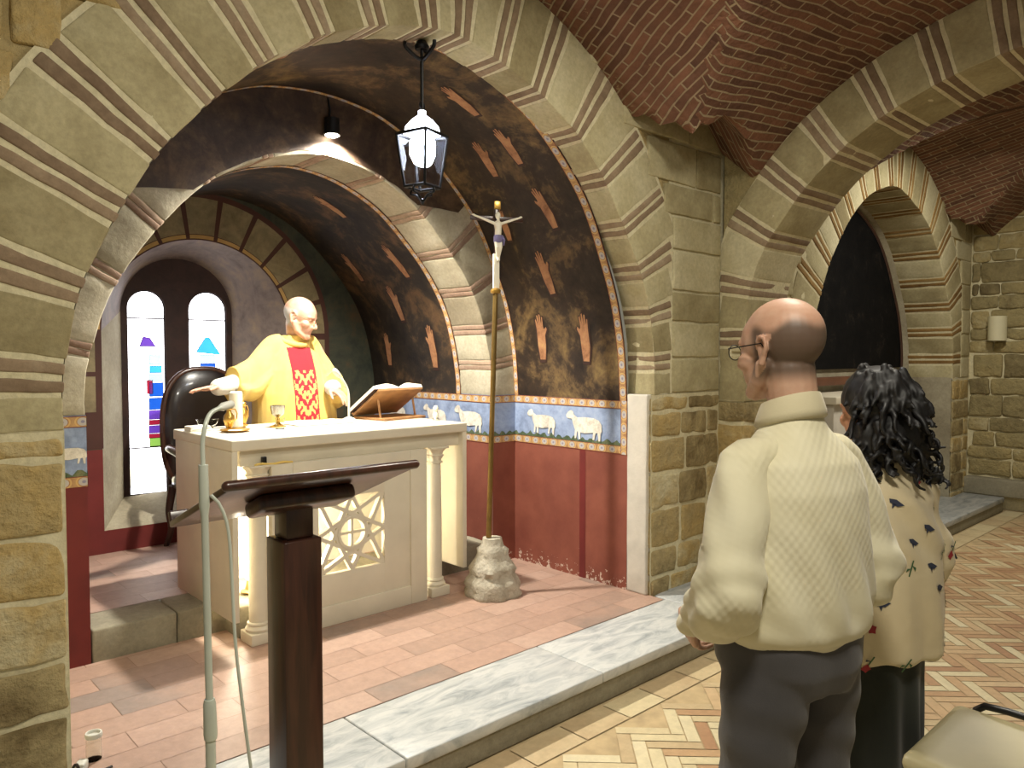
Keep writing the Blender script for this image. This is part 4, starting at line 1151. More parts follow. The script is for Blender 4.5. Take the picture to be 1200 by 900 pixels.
for sx in (-1, 1):
    sk.tube([(cx0 + sx * .02, -.012, 1.887), (cx0 + sx * .07, -.012, 1.905), (cx0 + sx * .142, -.004, 1.93)], [.0095, .0085, .006], 10, round_cap=True)
    sk.ell((cx0 + sx * .148, -.004, 1.934), (.011, .005, .006))
    sk.tube([(cx0 + sx * .012, -.012, 1.80), (cx0 + sx * .011, -.03, 1.745), (cx0 + sx * .005, -.014, 1.69), (cx0 + sx * .003, -.026, 1.668)], [.014, .012, .008, .006], 10, round_cap=True)
crp = remesh(sk, 'crucified_figure', 'wax', .0032, cr, 2)
m = MB(); m.lathe([(.022, 1.772), (.027, 1.78), (.026, 1.81), (.022, 1.818)], (cx0, -.014, 0), 16); m.tube([(cx0 + .024, -.02, 1.81), (cx0 + .036, -.02, 1.79), (cx0 + .034, -.02, 1.76)], [.01, .009, .004], 8, round_cap=True)
M['purple_cloth'] = plain('purple_painted_cloth', rgb(112, 104, 140), .7); m.build('loincloth', 'purple_cloth', crp)

# ---------------------------------------------------------------- lantern under the front arch
LXp, LYp, LZp = 2.125, 2.90, 2.31
ln = thing('hanging_lantern', (LXp, LYp, LZp), 'lit square glass lantern of black iron hanging from the arch crown', 'lantern', .28)
HB, HT = .058, .084; zb, zt = .07, .31
m = MB()
for sx in (-1, 1):
    for sy in (-1, 1): m.tube([(sx * HB, sy * HB, zb), (sx * HT, sy * HT, zt)], .0065, 8)
for h, z in ((HB, zb), (HT, zt)):
    q = [(-h, -h, z), (h, -h, z), (h, h, z), (-h, h, z), (-h, -h, z)]
    for a, b in zip(q, q[1:]): m.tube([a, b], .008, 8)
fr = m.build('frame', 'iron', ln)
for k in range(4):
    a = pi / 2 * k; ca, sa = cos(a), sin(a)
    rt = lambda x, y, z: (x * ca - y * sa, x * sa + y * ca, z)
    m = MB(); m.quad(rt(-HB, -HB, zb), rt(HB, -HB, zb), rt(HT, -HT, zt), rt(-HT, -HT, zt)); m.build('glass_pane', 'glass', ln, smooth=False)
m = MB(); m.lathe([(.084, .315), (.078, .345), (.052, .375), (.03, .392), (.018, .40), (.018, .42), (.0, .425)], seg=24)
rf = m.build('roof', emis('lit_opal_roof', rgb(232, 240, 255), 9), ln)
m = MB(); m.tube([(0, 0, .42), (0, 0, .56), (0, 0, .70)], .008, 8)
for k in range(3): pass
ring = [(.018 * cos(2 * pi * k / 12), 0, .445 + .018 * sin(2 * pi * k / 12)) for k in range(13)]; m.tube(ring, .004, 6); m.build('hanging_rod', 'iron', ln)
m = MB()
for a in (.4, 2.5, 4.6):
    gp, _ = catmull([(0, 0, .655), (.03 * cos(a), .03 * sin(a), .665), (.075 * cos(a), .075 * sin(a), .70), (.08 * cos(a), .08 * sin(a), .725)], 10); m.tube(gp, .009, 8)
m.lathe([(.03, .70), (.035, .715), (.02, .74), (0, .742)], seg=14); m.build('ceiling_hook', 'iron', ln)
m = MB(); m.lathe([(.0, .17), (.034, .18), (.054, .22), (.054, .28), (.03, .31), (0, .312)], seg=20); m.build('bulb', 'bulb', ln)
m = MB()
for a in (0, pi / 2, pi, 3 * pi / 2):
    gp, _ = catmull([(HB * cos(a), HB * sin(a), zb), (.07 * cos(a), .07 * sin(a), .045), (.035 * cos(a), .035 * sin(a), .035), (.012 * cos(a), .012 * sin(a), .012), (0, 0, 0)], 12); m.tube(gp, .0055, 8)
m.lathe([(0, -.012), (.009, -.004), (.006, .006), (.01, .012), (0, .02)], seg=12); m.build('finial', 'iron', ln)

# spotlight on the inner arch
sp_ = thing('spotlight', (2.215, 3.88, 2.86), 'black spotlight fixed to the crown of the inner arch, shining down', 'spotlight')
m = MB(); m.tube([(0, 0, .075), (0, 0, .0), (0, 0, -.018)], [.042, .045, .05], 20); m.build('housing', 'black_plastic', sp_)
m = MB(); m.lathe([(0, -.026), (.03, -.025), (.038, -.0195), (0, -.019)], seg=20); m.build('lens', 'spot_bulb', sp_)
m = MB(); m.box((-.015, .0, .02), (.015, .05, .05)); m.tube([(0, .03, .07), (.005, .03, .13), (.0, .04, .2)], .006, 8); m.build('bracket', 'black_plastic', sp_)

# ---------------------------------------------------------------- lectern in the nave
lc = thing('lectern', (.915, 1.815, 0), 'dark varnished wooden lectern with sloped desk seen from behind', 'lectern'); LO = Vector(lc.location)
m = MB(); m.box((-.052, -.052, .05), (.052, .052, 1.13), r=.005, n=(1, 1, 4)); m.build('post', 'wood', lc)
m = MB(); m.box((-.037, -.037, 1.13), (.037, .037, 1.235), r=.005); m.build('neck', 'wood', lc)
m = MB(); m.box((-.19, -.06, 0), (.19, .06, .06), r=.01); m.box((-.06, -.2, 0), (.06, .2, .06), r=.01); m.build('foot', 'wood', lc)
# desk: high edge at Y 1.65 (toward the nave), low edge at Y 2.03
P0 = Vector((.676, 1.65, 1.311)); dl = Vector((0, .38, -.147)); ll = dl.length; du_ = dl.normalized(); dn = Vector((0, .147, .38)).normalized()
def desk(p): q = P0 + Vector((1, 0, 0)) * p.x + du_ * p.y + dn * p.z; return q - LO
m = MB(); m.box((0, 0, -.012), (.502, ll, .006), fn=desk, r=.005, n=(3, 3, 1)); m.build('desk_board', 'wood', lc)
m = MB(); m.tube([desk(Vector((-.002, 0, -.002))), desk(Vector((.504, 0, -.002)))], .0125, 14, round_cap=True); m.build('edge_rail', 'wood', lc)
m = MB(); m.box((.0, ll - .015, .0), (.502, ll, .03), fn=desk, r=.004); m.build('book_ledge', 'wood', lc)
m = MB(); m.box((.11, .09, -.052), (.37, .20, -.011), fn=desk, r=.014, n=(3, 2, 1)); m.build('bracket', 'wood', lc)

# ---------------------------------------------------------------- microphone stand with cord
ms = thing('microphone_stand', (.600, 1.565, 0), 'pale floor microphone stand with thin pole left of the lectern', 'microphone stand')
m = MB(); m.lathe([(0, 0), (.125, 0), (.13, .01), (.12, .022), (.02, .035), (.0, .036)], seg=36); m.build('round_base', 'black_plastic', ms)
m = MB(); m.tube([(0, 0, .03), (-.002, 0, .60), (-.004, 0, .86)], .0102, 14); m.build('lower_tube', 'grey_enamel', ms)
m = MB(); m.tube([(-.003, 0, .80), (-.003, 0, .81), (-.004, 0, .875), (-.004, 0, .885)], [.0125, .0138, .0125, .0105], 16); m.build('clamp_collar', 'grey_enamel', ms)
m = MB(); m.tube([(-.004, 0, .86), (-.008, 0, 1.27), (-.0085, 0, 1.29), (-.0095, 0, 1.375)], [.0075, .0075, .0105, .0095], 14); m.build('upper_tube', 'grey_enamel', ms)
gp, _ = catmull([(-.0095, 0, 1.37), (-.010, 0, 1.42), (-.004, .0, 1.455), (.015, .02, 1.478), (.045, .04, 1.488)], 20)
m = MB(); m.tube(gp, .0048, 10); m.build('gooseneck', 'grey_enamel', ms)
m = MB(); m.tube([(.043, .04, 1.487), (.052, .046, 1.489), (.075, .062, 1.492)], [.006, .009, .009], 14, round_cap=True); m.build('microphone_head', 'white_plastic', ms)
gp, _ = catmull([(.60 + .002, 1.556, 1.312), (.618, 1.55, 1.29), (.632, 1.545, 1.24), (.636, 1.54, 1.15), (.640, 1.535, 1.0), (.652, 1.53, .86), (.668, 1.53, .72), (.685, 1.52, .55), (.70, 1.51, .3), (.70, 1.48, .08), (.68, 1.44, .012), (.62, 1.40, .010), (.5, 1.40, .010)], 70)
m = MB(); m.tube(gp, .0034, 8); cordo = m.build('cord', 'grey_enamel', ms); cordo.location = -Vector(ms.location)

# ---------------------------------------------------------------- small things by the left jamb
o = thing('glass_jar', (.722, 2.985, ZP), 'small empty glass jar with white rim on the chapel floor', 'jar')
m = MB(); m.lathe([(0, 0), (.024, 0), (.026, .005), (.026, .085), (.023, .085), (.0235, .007), (0, .006)], seg=28); m.build('jar_body', 'cup_glass', o)
m = MB(); m.lathe([(.0235, .082), (.028, .082), (.029, .092), (.027, .098), (.022, .098), (.0215, .088)], seg=28); m.build('rim', 'white_plastic', o)
o = thing('power_plug', (.668, 2.93, ZP), 'white power plug with black cable by the foot of the left pier', 'plug', 1.0)
m = MB(); m.rbox((.05, .034, .034), .008, (2, 2, 2), lambda p: (p.x - .025, p.y - .017, p.z)); m.build('plug_body', 'white_plastic', o)
gp, _ = catmull([(-.022, 0, .02), (-.05, .0, .05), (-.055, .01, .02), (-.04, -.05, .006), (.0, -.10, .006)], 20)
m = MB(); m.tube(gp, .005, 8); m.build('cable', 'black_plastic', o)

# wall lamp on the end wall
o = thing('wall_sconce', (8.985, 2.33, 1.87), 'cream half-round wall sconce on the far rubble wall', 'wall lamp', radians(180))
m = MB(); P = []
for i in range(13):
    a = -pi / 2 + pi * i / 12; P.append([(.02 + .09 * cos(a), .085 * sin(a), z) for z in (-.125, .125)])
m.grid(P, 0); P2_ = [[(x * .93, y * .93, z) for x, y, z in r] for r in P]; m.grid(P2_, 0, flip=True); m.build('shade', 'sconce', o, angle=60)
m = MB(); m.box((-.04, -.07, -.12), (.025, .07, .12), r=.004); m.build('back_plate', 'sconce', o)

# ledge and frame under the blackened painting of the next bay
M['sill_wood'] = plain('red_brown_wood', rgb(96, 60, 42), .5, var=.25)
pf = thing('painting', (6.97, YF2 + .47, 1.40), 'large blackened pointed painting in the recess of the next bay', 'painting'); PO = Vector(pf.location)
inn = [(a, z) for a, z in zip([p[0] for p in P2b.p], [p[1] for p in P2b.p])]
inn = [(6.97 + (a - 6.97) * .965, 1.40 + (z - 1.40) * .985) for a, z in inn if z > 1.44]
cv = MB(); cv.prism([(a - PO.x, z - PO.z) for a, z in inn], .02, lambda p: (p.x, p.y, p.z), 0); cv.build('canvas', 'dark_panel', pf, smooth=False, recalc=True)
m = MB(); m.tube([(a - PO.x, -.004, z - PO.z) for a, z in inn], .016, 8); m.build('moulding', 'wood', pf)
m = MB(); m.box((5.5 - PO.x, -.05, -.075), (8.44 - PO.x, .025, .0), r=.006); m.build('sill', 'sill_wood', pf)
sa_ = thing('side_altar', (6.75, 2.86, ZP), 'pale masonry side altar block below the blackened painting', 'altar')
m = MB(); m.box((-.8, -.2, 0), (.8, .2, 1.06), r=.01); m.build('block', 'plaster', sa_)
m = MB(); m.box((-.85, -.24, 1.06), (.85, .2, 1.12), r=.008); m.build('top_slab', 'altar_marble', sa_)

# ---------------------------------------------------------------- chair at the right edge
cw = thing('chair', (2.435, .56, 0), 'black tube chair with beige vinyl seat behind the woman', 'chair')
m = MB(); m.rbox((.47, .46, .055), .026, (8, 8, 2), lambda p: (p.x - .235 + .0 * p.y, p.y - .235, .425 + p.z - .014 * (1 - ((p.x - .235) / .235) ** 2) * (1 - ((p.y - .23) / .23) ** 2) * (p.z > .03) + .012 * (p.y / .46)))
M['vinyl_dark'] = plain('dark_red_seat_underside', rgb(70, 34, 30), .6)
m.build('seat', 'vinyl', cw, angle=180)
m = MB(); m.box((-.2, -.2, .405), (.2, .2, .428), r=.006); m.build('seat_base', 'vinyl_dark', cw)
for sx in (-1, 1):
    if sx < 0:
        m = MB(); m.tube([(sx * .235, .20, .0), (sx * .215, .19, .41)], .011, 12, round_cap=True); m.build('leg', 'black_plastic', cw)
        m = MB(); m.tube([(sx * .235, -.26, .0), (sx * .215, -.22, .41), (sx * .20, -.27, .5), (sx * .20, -.30, .88)], .011, 12, round_cap=True); m.build('side_frame', 'black_plastic', cw); continue
    gp, _ = catmull([(sx * .242, .20, .0), (sx * .24, .19, .3), (sx * .238, .17, .475), (sx * .238, .10, .505), (sx * .238, -.1, .50), (sx * .236, -.22, .52), (sx * .232, -.27, .62), (sx * .228, -.30, .88)], 40)
    m = MB(); m.tube(gp, .011, 12, round_cap=True); m.build('side_frame', 'black_plastic', cw)
    m = MB(); m.tube([(sx * .238, -.20, .5), (sx * .242, -.26, .0)], .011, 12, round_cap=True); m.build('leg', 'black_plastic', cw)
m = MB(); m.rbox((.42, .03, .26), .013, (6, 1, 5), lambda p: (p.x - .21, -.30 + p.y - .02 + .03 * ((p.x - .21) / .21) ** 2 * -1, .62 + p.z)); m.build('backrest', 'vinyl', cw)
m = MB(); m.tube([(-.24, .185, .41), (.24, .185, .41)], .01, 10); m.build('stretcher', 'black_plastic', cw)
# ================================================================== PEOPLE
def rot_to(fwd, up=(0, 0, 1)):
    """columns: right(x), forward(y), up(z)"""
    f = Vector(fwd).normalized(); u = Vector(up); r = f.cross(u).normalized(); u2 = r.cross(f)
    return Matrix((r, f, u2)).transposed()
def add_head(mb, c, R, s=1.0, jaw=1.0):
    c = Vector(c); T = lambda p: c + R @ (Vector(p) * s)
    E_ = lambda p, r: mb.ell(T(p), tuple(x * s for x in r), R, 28, 18)
    C_ = lambda ps, rs: mb.tube([T(p) for p in ps], [r * s for r in rs], 14, round_cap=True)
    E_((0, -.014, .032), (.075, .098, .088)); E_((0, .022, .022), (.069, .070, .076))
    E_((0, .030, -.042), (.060, .062, .072)); C_([(0, .055, -.085), (0, .072, -.098)], [.032, .021])
    for sx in (-1, 1):
        C_([(sx * .060, .0, -.035), (sx * .053, .022, -.072), (sx * .018, .066, -.098)], [.02, .019, .018])
        E_((sx * .040, .056, -.026), (.026, .028, .026))
        C_([(sx * .014, .084, .022), (sx * .045, .072, .021)], [.011, .009])
        E_((sx * .032, .073, .002), (.0145, .011, .0085))
        E_((sx * .0115, .098, -.036), (.009, .011, .008))
        # ear: rim, lobe and bowl
        ex = .0755; ear = [(ex, -.004, -.028), (ex + .006, -.010, -.034), (ex + .007, -.018, -.016), (ex + .012, -.027, .006), (ex + .012, -.024, .024), (ex + .008, -.010, .030), (ex + .003, .002, .020), (ex, .004, .004)]
        mb.tube([T((sx * x, y, z)) for x, y, z in ear], [q * s for q in (.007, .008, .006, .0055, .0055, .0055, .005, .005)], 10, round_cap=True)
        E_((sx * (ex + .001), -.010, -.002), (.006, .014, .024))
    C_([(0, .086, .012), (0, .098, -.012), (0, .109, -.030)], [.0085, .0095, .0125])
    C_([(-.020, .076, -.062), (0, .084, -.0595), (.020, .076, -.062)], [.006, .0075, .006]); C_([(-.017, .076, -.072), (0, .083, -.0735), (.017, .076, -.072)], [.006, .0085, .006])
    return T
def add_hand(mb, w, d, palm, side, curl=(.35, .4, .45, .5), thumb=.5, s=1.0, spread=.06):
    """w wrist, d direction of fingers, palm = palm normal, side=+1 right hand / -1 left"""
    w = Vector(w); d = Vector(d).normalized(); pn = (Vector(palm) - d * Vector(palm).dot(d)).normalized(); ax = d.cross(pn) * side   # toward the thumb
    cap = lambda ps, rs: mb.tube(ps, [r * s for r in rs], 12, round_cap=True)
    cap([w - d * .03 * s, w + d * .012 * s], [.026, .024])
    lens = [(.042, .025, .021), (.046, .029, .022), (.043, .027, .022), (.033, .021, .019)]
    for i, off in enumerate((.027, .009, -.009, -.026)):
        base = w + d * (.088 - .004 * abs(i - 1)) * s + ax * off * s
        cap([w + d * .012 * s + ax * off * .65 * s, base], [.015, .0125])
        dd = (d + ax * spread * (1.2 - i * .8)).normalized(); p = base; a = 0
        for k, L in enumerate(lens[i]):
            a = curl[i] * (k + .7)
            nd = dd * cos(a) + pn * sin(a); p2 = p + nd * L * s
            cap([p, p2], [.0095 - .0012 * k, .0088 - .0012 * k]); p = p2
    tb = w + d * .022 * s + ax * .026 * s
    t1 = (d * .62 + ax * .75 + pn * thumb * .5).normalized(); t2 = (d * .85 + ax * .32 + pn * thumb * .7).normalized()
    p1 = tb + t1 * .043 * s; p2 = p1 + t2 * .032 * s; p3 = p2 + t2 * .025 * s
    cap([w + d * .01 * s + ax * .012 * s, tb, p1], [.017, .016, .012]); cap([p1, p2, p3], [.0115, .0105, .0085])
def limb(mb, pts, rs, seg=16): mb.tube([Vector(p) for p in pts], rs, seg, round_cap=True)
def sell(cx, cy, z, rx, ry, n=36, e=2.3, tilt=0.0):
    out = []
    for k in range(n):
        a = 2 * pi * k / n; c, s_ = cos(a), sin(a)
        out.append((cx + rx * (abs(c) ** (2 / e)) * (1 if c > 0 else -1), cy + ry * (abs(s_) ** (2 / e)) * (1 if s_ > 0 else -1), z + tilt * s_))
    return out
def core(mb, hip_z, sh_z, sw, depth):
    """pelvis to chest"""
    mb.loft([sell(0, .0, hip_z - .10, .10, .08), sell(0, 0, hip_z - .02, .165, .11), sell(0, .005, hip_z + .1, .15, .10), sell(0, .01, hip_z + .28, .155, .10), sell(0, .0, sh_z - .10, .165, .10), sell(0, -.01, sh_z - .01, .12, .075), sell(0, -.02, sh_z + .05, .05, .05)])
def smoothstep(x, a, b):
    t = np.clip((x - a) / (b - a), 0, 1); return t * t * (3 - 2 * t)

# ---------------------------------------------------------------- the man in the cream pullover
def person(name, loc, rz, label): return thing(name, loc, label, 'person', rz)
mx = person('person', (1.768, .895, 0), radians(-14), 'bald man with glasses in a cream knit pullover and charcoal trousers, seen from behind')
M['skin_man'] = skin('skin_ruddy', rgb(196, 160, 136), rgb(182, 138, 114), rgb(84, 68, 56))
HC = Vector((-.005, .035, 1.612)); HR = rot_to((-.10, 1, -.06)); HS = 1.06
b = MB(); T = add_head(b, HC, HR, HS)
limb(b, [T((0, -.025, -.045)), (0, -.005, 1.47), (0, -.012, 1.38)], [.060, .060, .068])
core(b, .93, 1.36, .16, .1)
LS, LE, LW = Vector((-.155, -.005, 1.345)), Vector((-.235, -.035, 1.06)), Vector((-.150, .190, .905))
RS, RE, RW = Vector((.155, -.005, 1.345)), Vector((.232, -.035, 1.06)), Vector((.11, .205, .905))
for S_, E_, W_ in ((LS, LE, LW), (RS, RE, RW)):
    limb(b, [S_ + Vector((0, 0, -.015)), S_.lerp(E_, .5), E_], [.040, .042, .040]); limb(b, [E_, E_.lerp(W_, .4), W_], [.042, .040, .028])
add_hand(b, LW, (.50, .50, -.70), (.75, -.35, .45), -1, (.35, .4, .45, .5), .5)
add_hand(b, RW, (-.56, .42, -.70), (-.7, -.4, .45), 1, (.45, .5, .55, .6), .6)
for sx in (-1, 1):
    limb(b, [(sx * .09, 0, .90), (sx * .098, .01, .50), (sx * .10, -.01, .10)], [.08, .055, .04]); limb(b, [(sx * .10, -.03, .04), (sx * .105, .10, .035)], [.035, .03])
def hair_man(co):
    L = (co - np.array(HC)) @ np.array(HR) / HS      # head-local
    x, y, z = L[:, 0], L[:, 1], L[:, 2]
    top = .052 - .10 * np.clip(y + .0, 0, 1) * 4 + .012 * np.sin(y * 60)
    f = smoothstep(-z, -top - .012, -top + .014) * smoothstep(z, -.085, -.045) * smoothstep(-y, -.042, -.012)
    ear = (np.abs(x) > .073) & (y > -.035) & (y < .012) & (z < .034)
    f = np.where(ear, 0, f); f = np.where(z < -.2, 0, f)
    return f * .92
remesh(b, 'body', 'skin_man', .0042, mx, 3, attr={'hair': hair_man})
# glasses
gl = MB()
for sx in (-1, 1):
    pts = [T((sx * .033 + .023 * cos(2 * pi * k / 20), .104 - .10 * abs(sx * .033 + .023 * cos(2 * pi * k / 20)) * .25, .0 + .018 * sin(2 * pi * k / 20))) for k in range(21)]
    gl.tube(pts, .0014, 6, cap=False)
    gl.tube([T((sx * .056, .100, .006)), T((sx * .078, .085, .008)), T((sx * .083, .02, .012)), T((sx * .084, -.012, .014)), T((sx * .083, -.024, -.004))], .0016, 6)
gl.tube([T((-.010, .104, .004)), T((0, .108, .007)), T((.010, .104, .004))], .0013, 6)
glo = gl.build('glasses', 'iron', mx)
for sx in (-1, 1):
    lens = MB(); lens.poly([T((sx * .033 + .022 * cos(2 * pi * k / 20), .103 - .025 * abs(sx * .033 + .022 * cos(2 * pi * k / 20)), .017 * sin(2 * pi * k / 20))) for k in range(20)]); lens.build('lens', 'glass', glo, smooth=False)
# pullover
sw = MB()
sw.loft([sell(0, .01, .905, .180, .145), sell(0, .01, .92, .200, .165), sell(0, .008, .96, .212, .176), sell(0, .0, 1.02, .210, .170), sell(0, -.008, 1.1, .192, .158), sell(0, -.012, 1.2, .184, .15), sell(0, -.015, 1.28, .178, .138), sell(0, -.015, 1.345, .165, .115), sell(0, -.012, 1.39, .118, .09), sell(0, -.008, 1.425, .078, .072), sell(0, -.004, 1.452, .066, .066)])
def knit_post(co, no):
    x, y, z = co[:, 0], co[:, 1], co[:, 2]
    # slack folds running down to the side seams, and blousing above the hem
    f = .0055 * np.sin((z * 1.0 + x * 1.3) * 46 + 2 * np.sin(z * 9)) * smoothstep(-z, -1.28, -1.0) * smoothstep(z, .93, 1.0)
    f += .004 * np.sin(np.arctan2(y, x) * 9 + 1.5 * np.sin(z * 12)) * smoothstep(-z, -1.15, -.98) * smoothstep(z, .93, 1.0)
    f += .003 * np.sin(z * 70 + x * 40) * smoothstep(np.abs(x), .19, .24)
    f -= .008 * np.exp(-((z - .925) / .012) ** 2)
    return co + no * f[:, None]
swo = remesh(sw, 'pullover', 'knit', .0075, mx, 3, post=knit_post)
def sleeve_post(co, no):
    x, y, z = co[:, 0], co[:, 1], co[:, 2]
    f = .0055 * np.sin(z * 62 + x * 30 + y * 44) * smoothstep(-z, -1.22, -1.04) + .003 * np.sin(z * 48 - y * 60)
    return co + no * f[:, None]
for S_, E_, W_ in ((LS, LE, LW), (RS, RE, RW)):
    sx = -1 if S_.x < 0 else 1; sl_ = MB()
    A = Vector((sx * .105, -.012, 1.352)); o_ = Vector((sx * .012, -.006, 0))
    pts, _ = catmull([A, S_ + Vector((sx * .004, 0, -.012)), S_.lerp(E_, .35) + o_, S_.lerp(E_, .75) + o_ * 1.4, E_ + o_ * 1.3 + Vector((0, 0, -.014)), E_.lerp(W_, .35) + Vector((sx * .006, 0, -.022)), E_.lerp(W_, .7) + Vector((0, 0, -.008)), W_ + (E_ - W_).normalized() * .015], 22)
    sl_.tube(pts, [.058, .062, .066, .068, .069, .070, .071, .072, .073, .074, .076, .078, .080, .080, .077, .072, .066, .060, .052, .043, .036, .038], 20, round_cap=True)
    remesh(sl_, 'sleeve', 'knit', .007, swo, 2, post=sleeve_post)
cl = MB(); rings = []
for (r, z, t) in ((.068, 1.425, 0), (.082, 1.437, 0), (.080, 1.452, .0), (.0715, 1.480, .0), (.0665, 1.492, 0), (.0625, 1.492, 0), (.062, 1.45, 0)):
    rings.append([(r * sin(a) * 1.02, r * cos(a) * 1.05 + .004 + (.012 if cos(a) > .9 else 0), z - .022 * cos(a) - (.03 if cos(a) > .93 else 0)) for a in [2 * pi * k / 40 for k in range(40)]])
cl.loft(rings); cl.build('collar', 'collar_cloth', mx, recalc=True, angle=60)
tr = MB()
tr.loft([sell(0, 0, .80, .15, .13), sell(0, 0, .86, .19, .150), sell(0, .0, .92, .195, .15), sell(0, 0, 1.0, .18, .13)])
for sx in (-1, 1):
    tr.tube([(sx * .085, -.015, .88), (sx * .098, -.012, .78), (sx * .106, .0, .65), (sx * .110, .008, .48), (sx * .112, -.005, .25), (sx * .113, -.015, .05)], [.105, .103, .092, .078, .072, .074], 24, round_cap=False)
def tr_post(co, no):
    z = co[:, 2]; a = np.arctan2(co[:, 1], co[:, 0])
    f = .003 * np.sin(z * 55 + co[:, 0] * 25) * smoothstep(-z, -.84, -.7) + .004 * np.sin(a * 6 + z * 10)
    return co + no * f[:, None]
remesh(tr, 'trousers', 'trousers', .008, mx, 4, post=tr_post)
for sx in (-1, 1):
    s2 = MB(); s2.loft([sell(sx * .11, .04, .0, .046, .135), sell(sx * .11, .04, .03, .05, .14), sell(sx * .11, .03, .06, .045, .12), sell(sx * .11, -.03, .10, .042, .06)]); s2.build('shoe', 'shoe', mx, recalc=True, angle=80)

# ---------------------------------------------------------------- the woman with black curls
wm = person('person', (2.435, .945, 0), radians(-22), 'woman with black curly hair in a beige floral blouse, standing beside the bald man')
M['skin_woman'] = skin('skin_light_brown', rgb(206, 160, 130), rgb(188, 136, 108))
b = MB(); HCw = Vector((-.005, .03, 1.425)); HRw = rot_to((.06, 1, -.12)); T = add_head(b, HCw, HRw, .98)
limb(b, [T((0, -.025, -.045)), (0, -.01, 1.28), (0, -.015, 1.2)], [.05, .048, .055]); core(b, .82, 1.20, .14, .1)
LS, LE, LW = Vector((-.155, 0, 1.175)), Vector((-.205, .0, .93)), Vector((-.11, .19, .86)); RS, RE, RW = Vector((.155, 0, 1.175)), Vector((.205, .0, .93)), Vector((.10, .20, .86))
for S_, E_, W_ in ((LS, LE, LW), (RS, RE, RW)): limb(b, [S_, S_.lerp(E_, .5), E_], [.045, .04, .035]); limb(b, [E_, E_.lerp(W_, .4), W_], [.036, .033, .024])
add_hand(b, LW, (.6, .6, -.45), (.75, -.35, .45), -1, (.5, .55, .6, .65), .6, .92); add_hand(b, RW, (-.62, .55, -.45), (-.7, -.4, .45), 1, (.5, .5, .55, .6), .6, .92)
for sx in (-1, 1): limb(b, [(sx * .08, 0, .80), (sx * .085, .01, .45), (sx * .085, -.01, .09)], [.085, .055, .036]); limb(b, [(sx * .085, -.03, .035), (sx * .09, .09, .03)], [.03, .026])
remesh(b, 'body', 'skin_woman', .0046, wm, 3)
bl = MB()
bl.loft([sell(0, .0, .685, .195, .155), sell(0, 0, .70, .205, .165), sell(0, 0, .80, .208, .166), sell(0, -.005, .95, .194, .150), sell(0, -.01, 1.08, .178, .132), sell(0, -.012, 1.16, .165, .115), sell(0, -.012, 1.215, .125, .088), sell(0, -.01, 1.25, .075, .066), sell(0, -.008, 1.275, .06, .06)])
for S_, E_, W_ in ((LS, LE, LW), (RS, RE, RW)):
    sx = -1 if S_.x < 0 else 1
    pts, _ = catmull([Vector((sx * .09, -.01, 1.19)), S_, S_.lerp(E_, .5), E_ + Vector((0, -.01, 0)), E_.lerp(W_, .5)], 16)
    bl.tube(pts, [.052, .056, .060, .062, .064, .066, .068, .070, .072, .073, .073, .072, .07, .068, .066, .066], 18, round_cap=True)
def bl_post(co, no):
    x, y, z = co[:, 0], co[:, 1], co[:, 2]
    f = .009 * np.sin(z * 34 + x * 22 + 1.6 * np.sin(x * 14)) * smoothstep(z, .95, 1.04) * smoothstep(-z, -1.24, -1.16)
    f += .006 * np.sin(np.arctan2(y, x) * 8 + z * 5) * smoothstep(-z, -1.0, -.8)
    return co + no * f[:, None]
blo = remesh(bl, 'blouse', 'blouse', .0075, wm, 3, post=bl_post)
# printed sprigs lie on the cloth
sp2 = MB(); me = blo.data; rr = random.Random(12); cand = [p for p in me.polygons]
picked = []
while len(picked) < 84:
    p = cand[rr.randrange(len(cand))]
    if all((p.center - q.center).length > .062 for q in picked): picked.append(p)
for i, p in enumerate(picked):
    n = p.normal; u = n.cross(Vector((0, 0, 1))); 
    if u.length < .2: continue
    u.normalize(); v = u.cross(n).normalized() * -1; c = p.center + n * .0022; a = rr.uniform(-.6, .6)
    F = lambda x, y: c + (u * (x * cos(a) - y * sin(a)) + v * (x * sin(a) + y * cos(a))) * 1.25
    kind = i % 3
    if kind == 0:
        sp2.poly([F(.010 * cos(2 * pi * k / 9) * (1.2 if k % 2 else .8), .012 + .011 * sin(2 * pi * k / 9) * (1.2 if k % 2 else .8)) for k in range(9)], 0); sp2.poly([F(-.0015, .002), F(.0015, .002), F(.003, -.026), F(-.001, -.026)], 2); sp2.poly([F(0, -.012), F(.010, -.004), F(.012, -.010)], 1)
    elif kind == 1:
        sp2.poly([F(-.018, 0), F(-.004, .009), F(.016, .006), F(.02, -.002), F(.004, -.006)], 1); sp2.poly([F(.0, .004), F(.006, .018), F(.010, .006)], 1)
    else:
        sp2.poly([F(-.002, -.02), F(.002, -.02), F(.004, .02), F(0, .022)], 2); sp2.poly([F(.002, .0), F(.014, .012), F(.012, .002)], 2); sp2.poly([F(0, -.008), F(-.012, .004), F(-.012, -.005)], 2)
spo = sp2.build('sprig', ['print_red', 'print_blue', 'print_green'], None, smooth=False)
for mm in ('print_red', 'print_blue', 'print_green'): blo.data.materials.append(M[mm])
bmj = bmesh.new(); bmj.from_mesh(spo.data)
for f in bmj.faces: f.material_index += 1
bmj.to_mesh(spo.data); bmj.free()
bmj = bmesh.new(); bmj.from_mesh(blo.data); bmj.from_mesh(spo.data); bmj.to_mesh(blo.data); bmj.free(); bpy.data.objects.remove(spo)
sk = MB(); sk.loft([sell(-.03, 0, .06, .165, .14), sell(-.03, 0, .3, .160, .135), sell(-.025, 0, .6, .158, .132), sell(-.01, 0, .78, .155, .125), sell(0, 0, .9, .13, .10)])
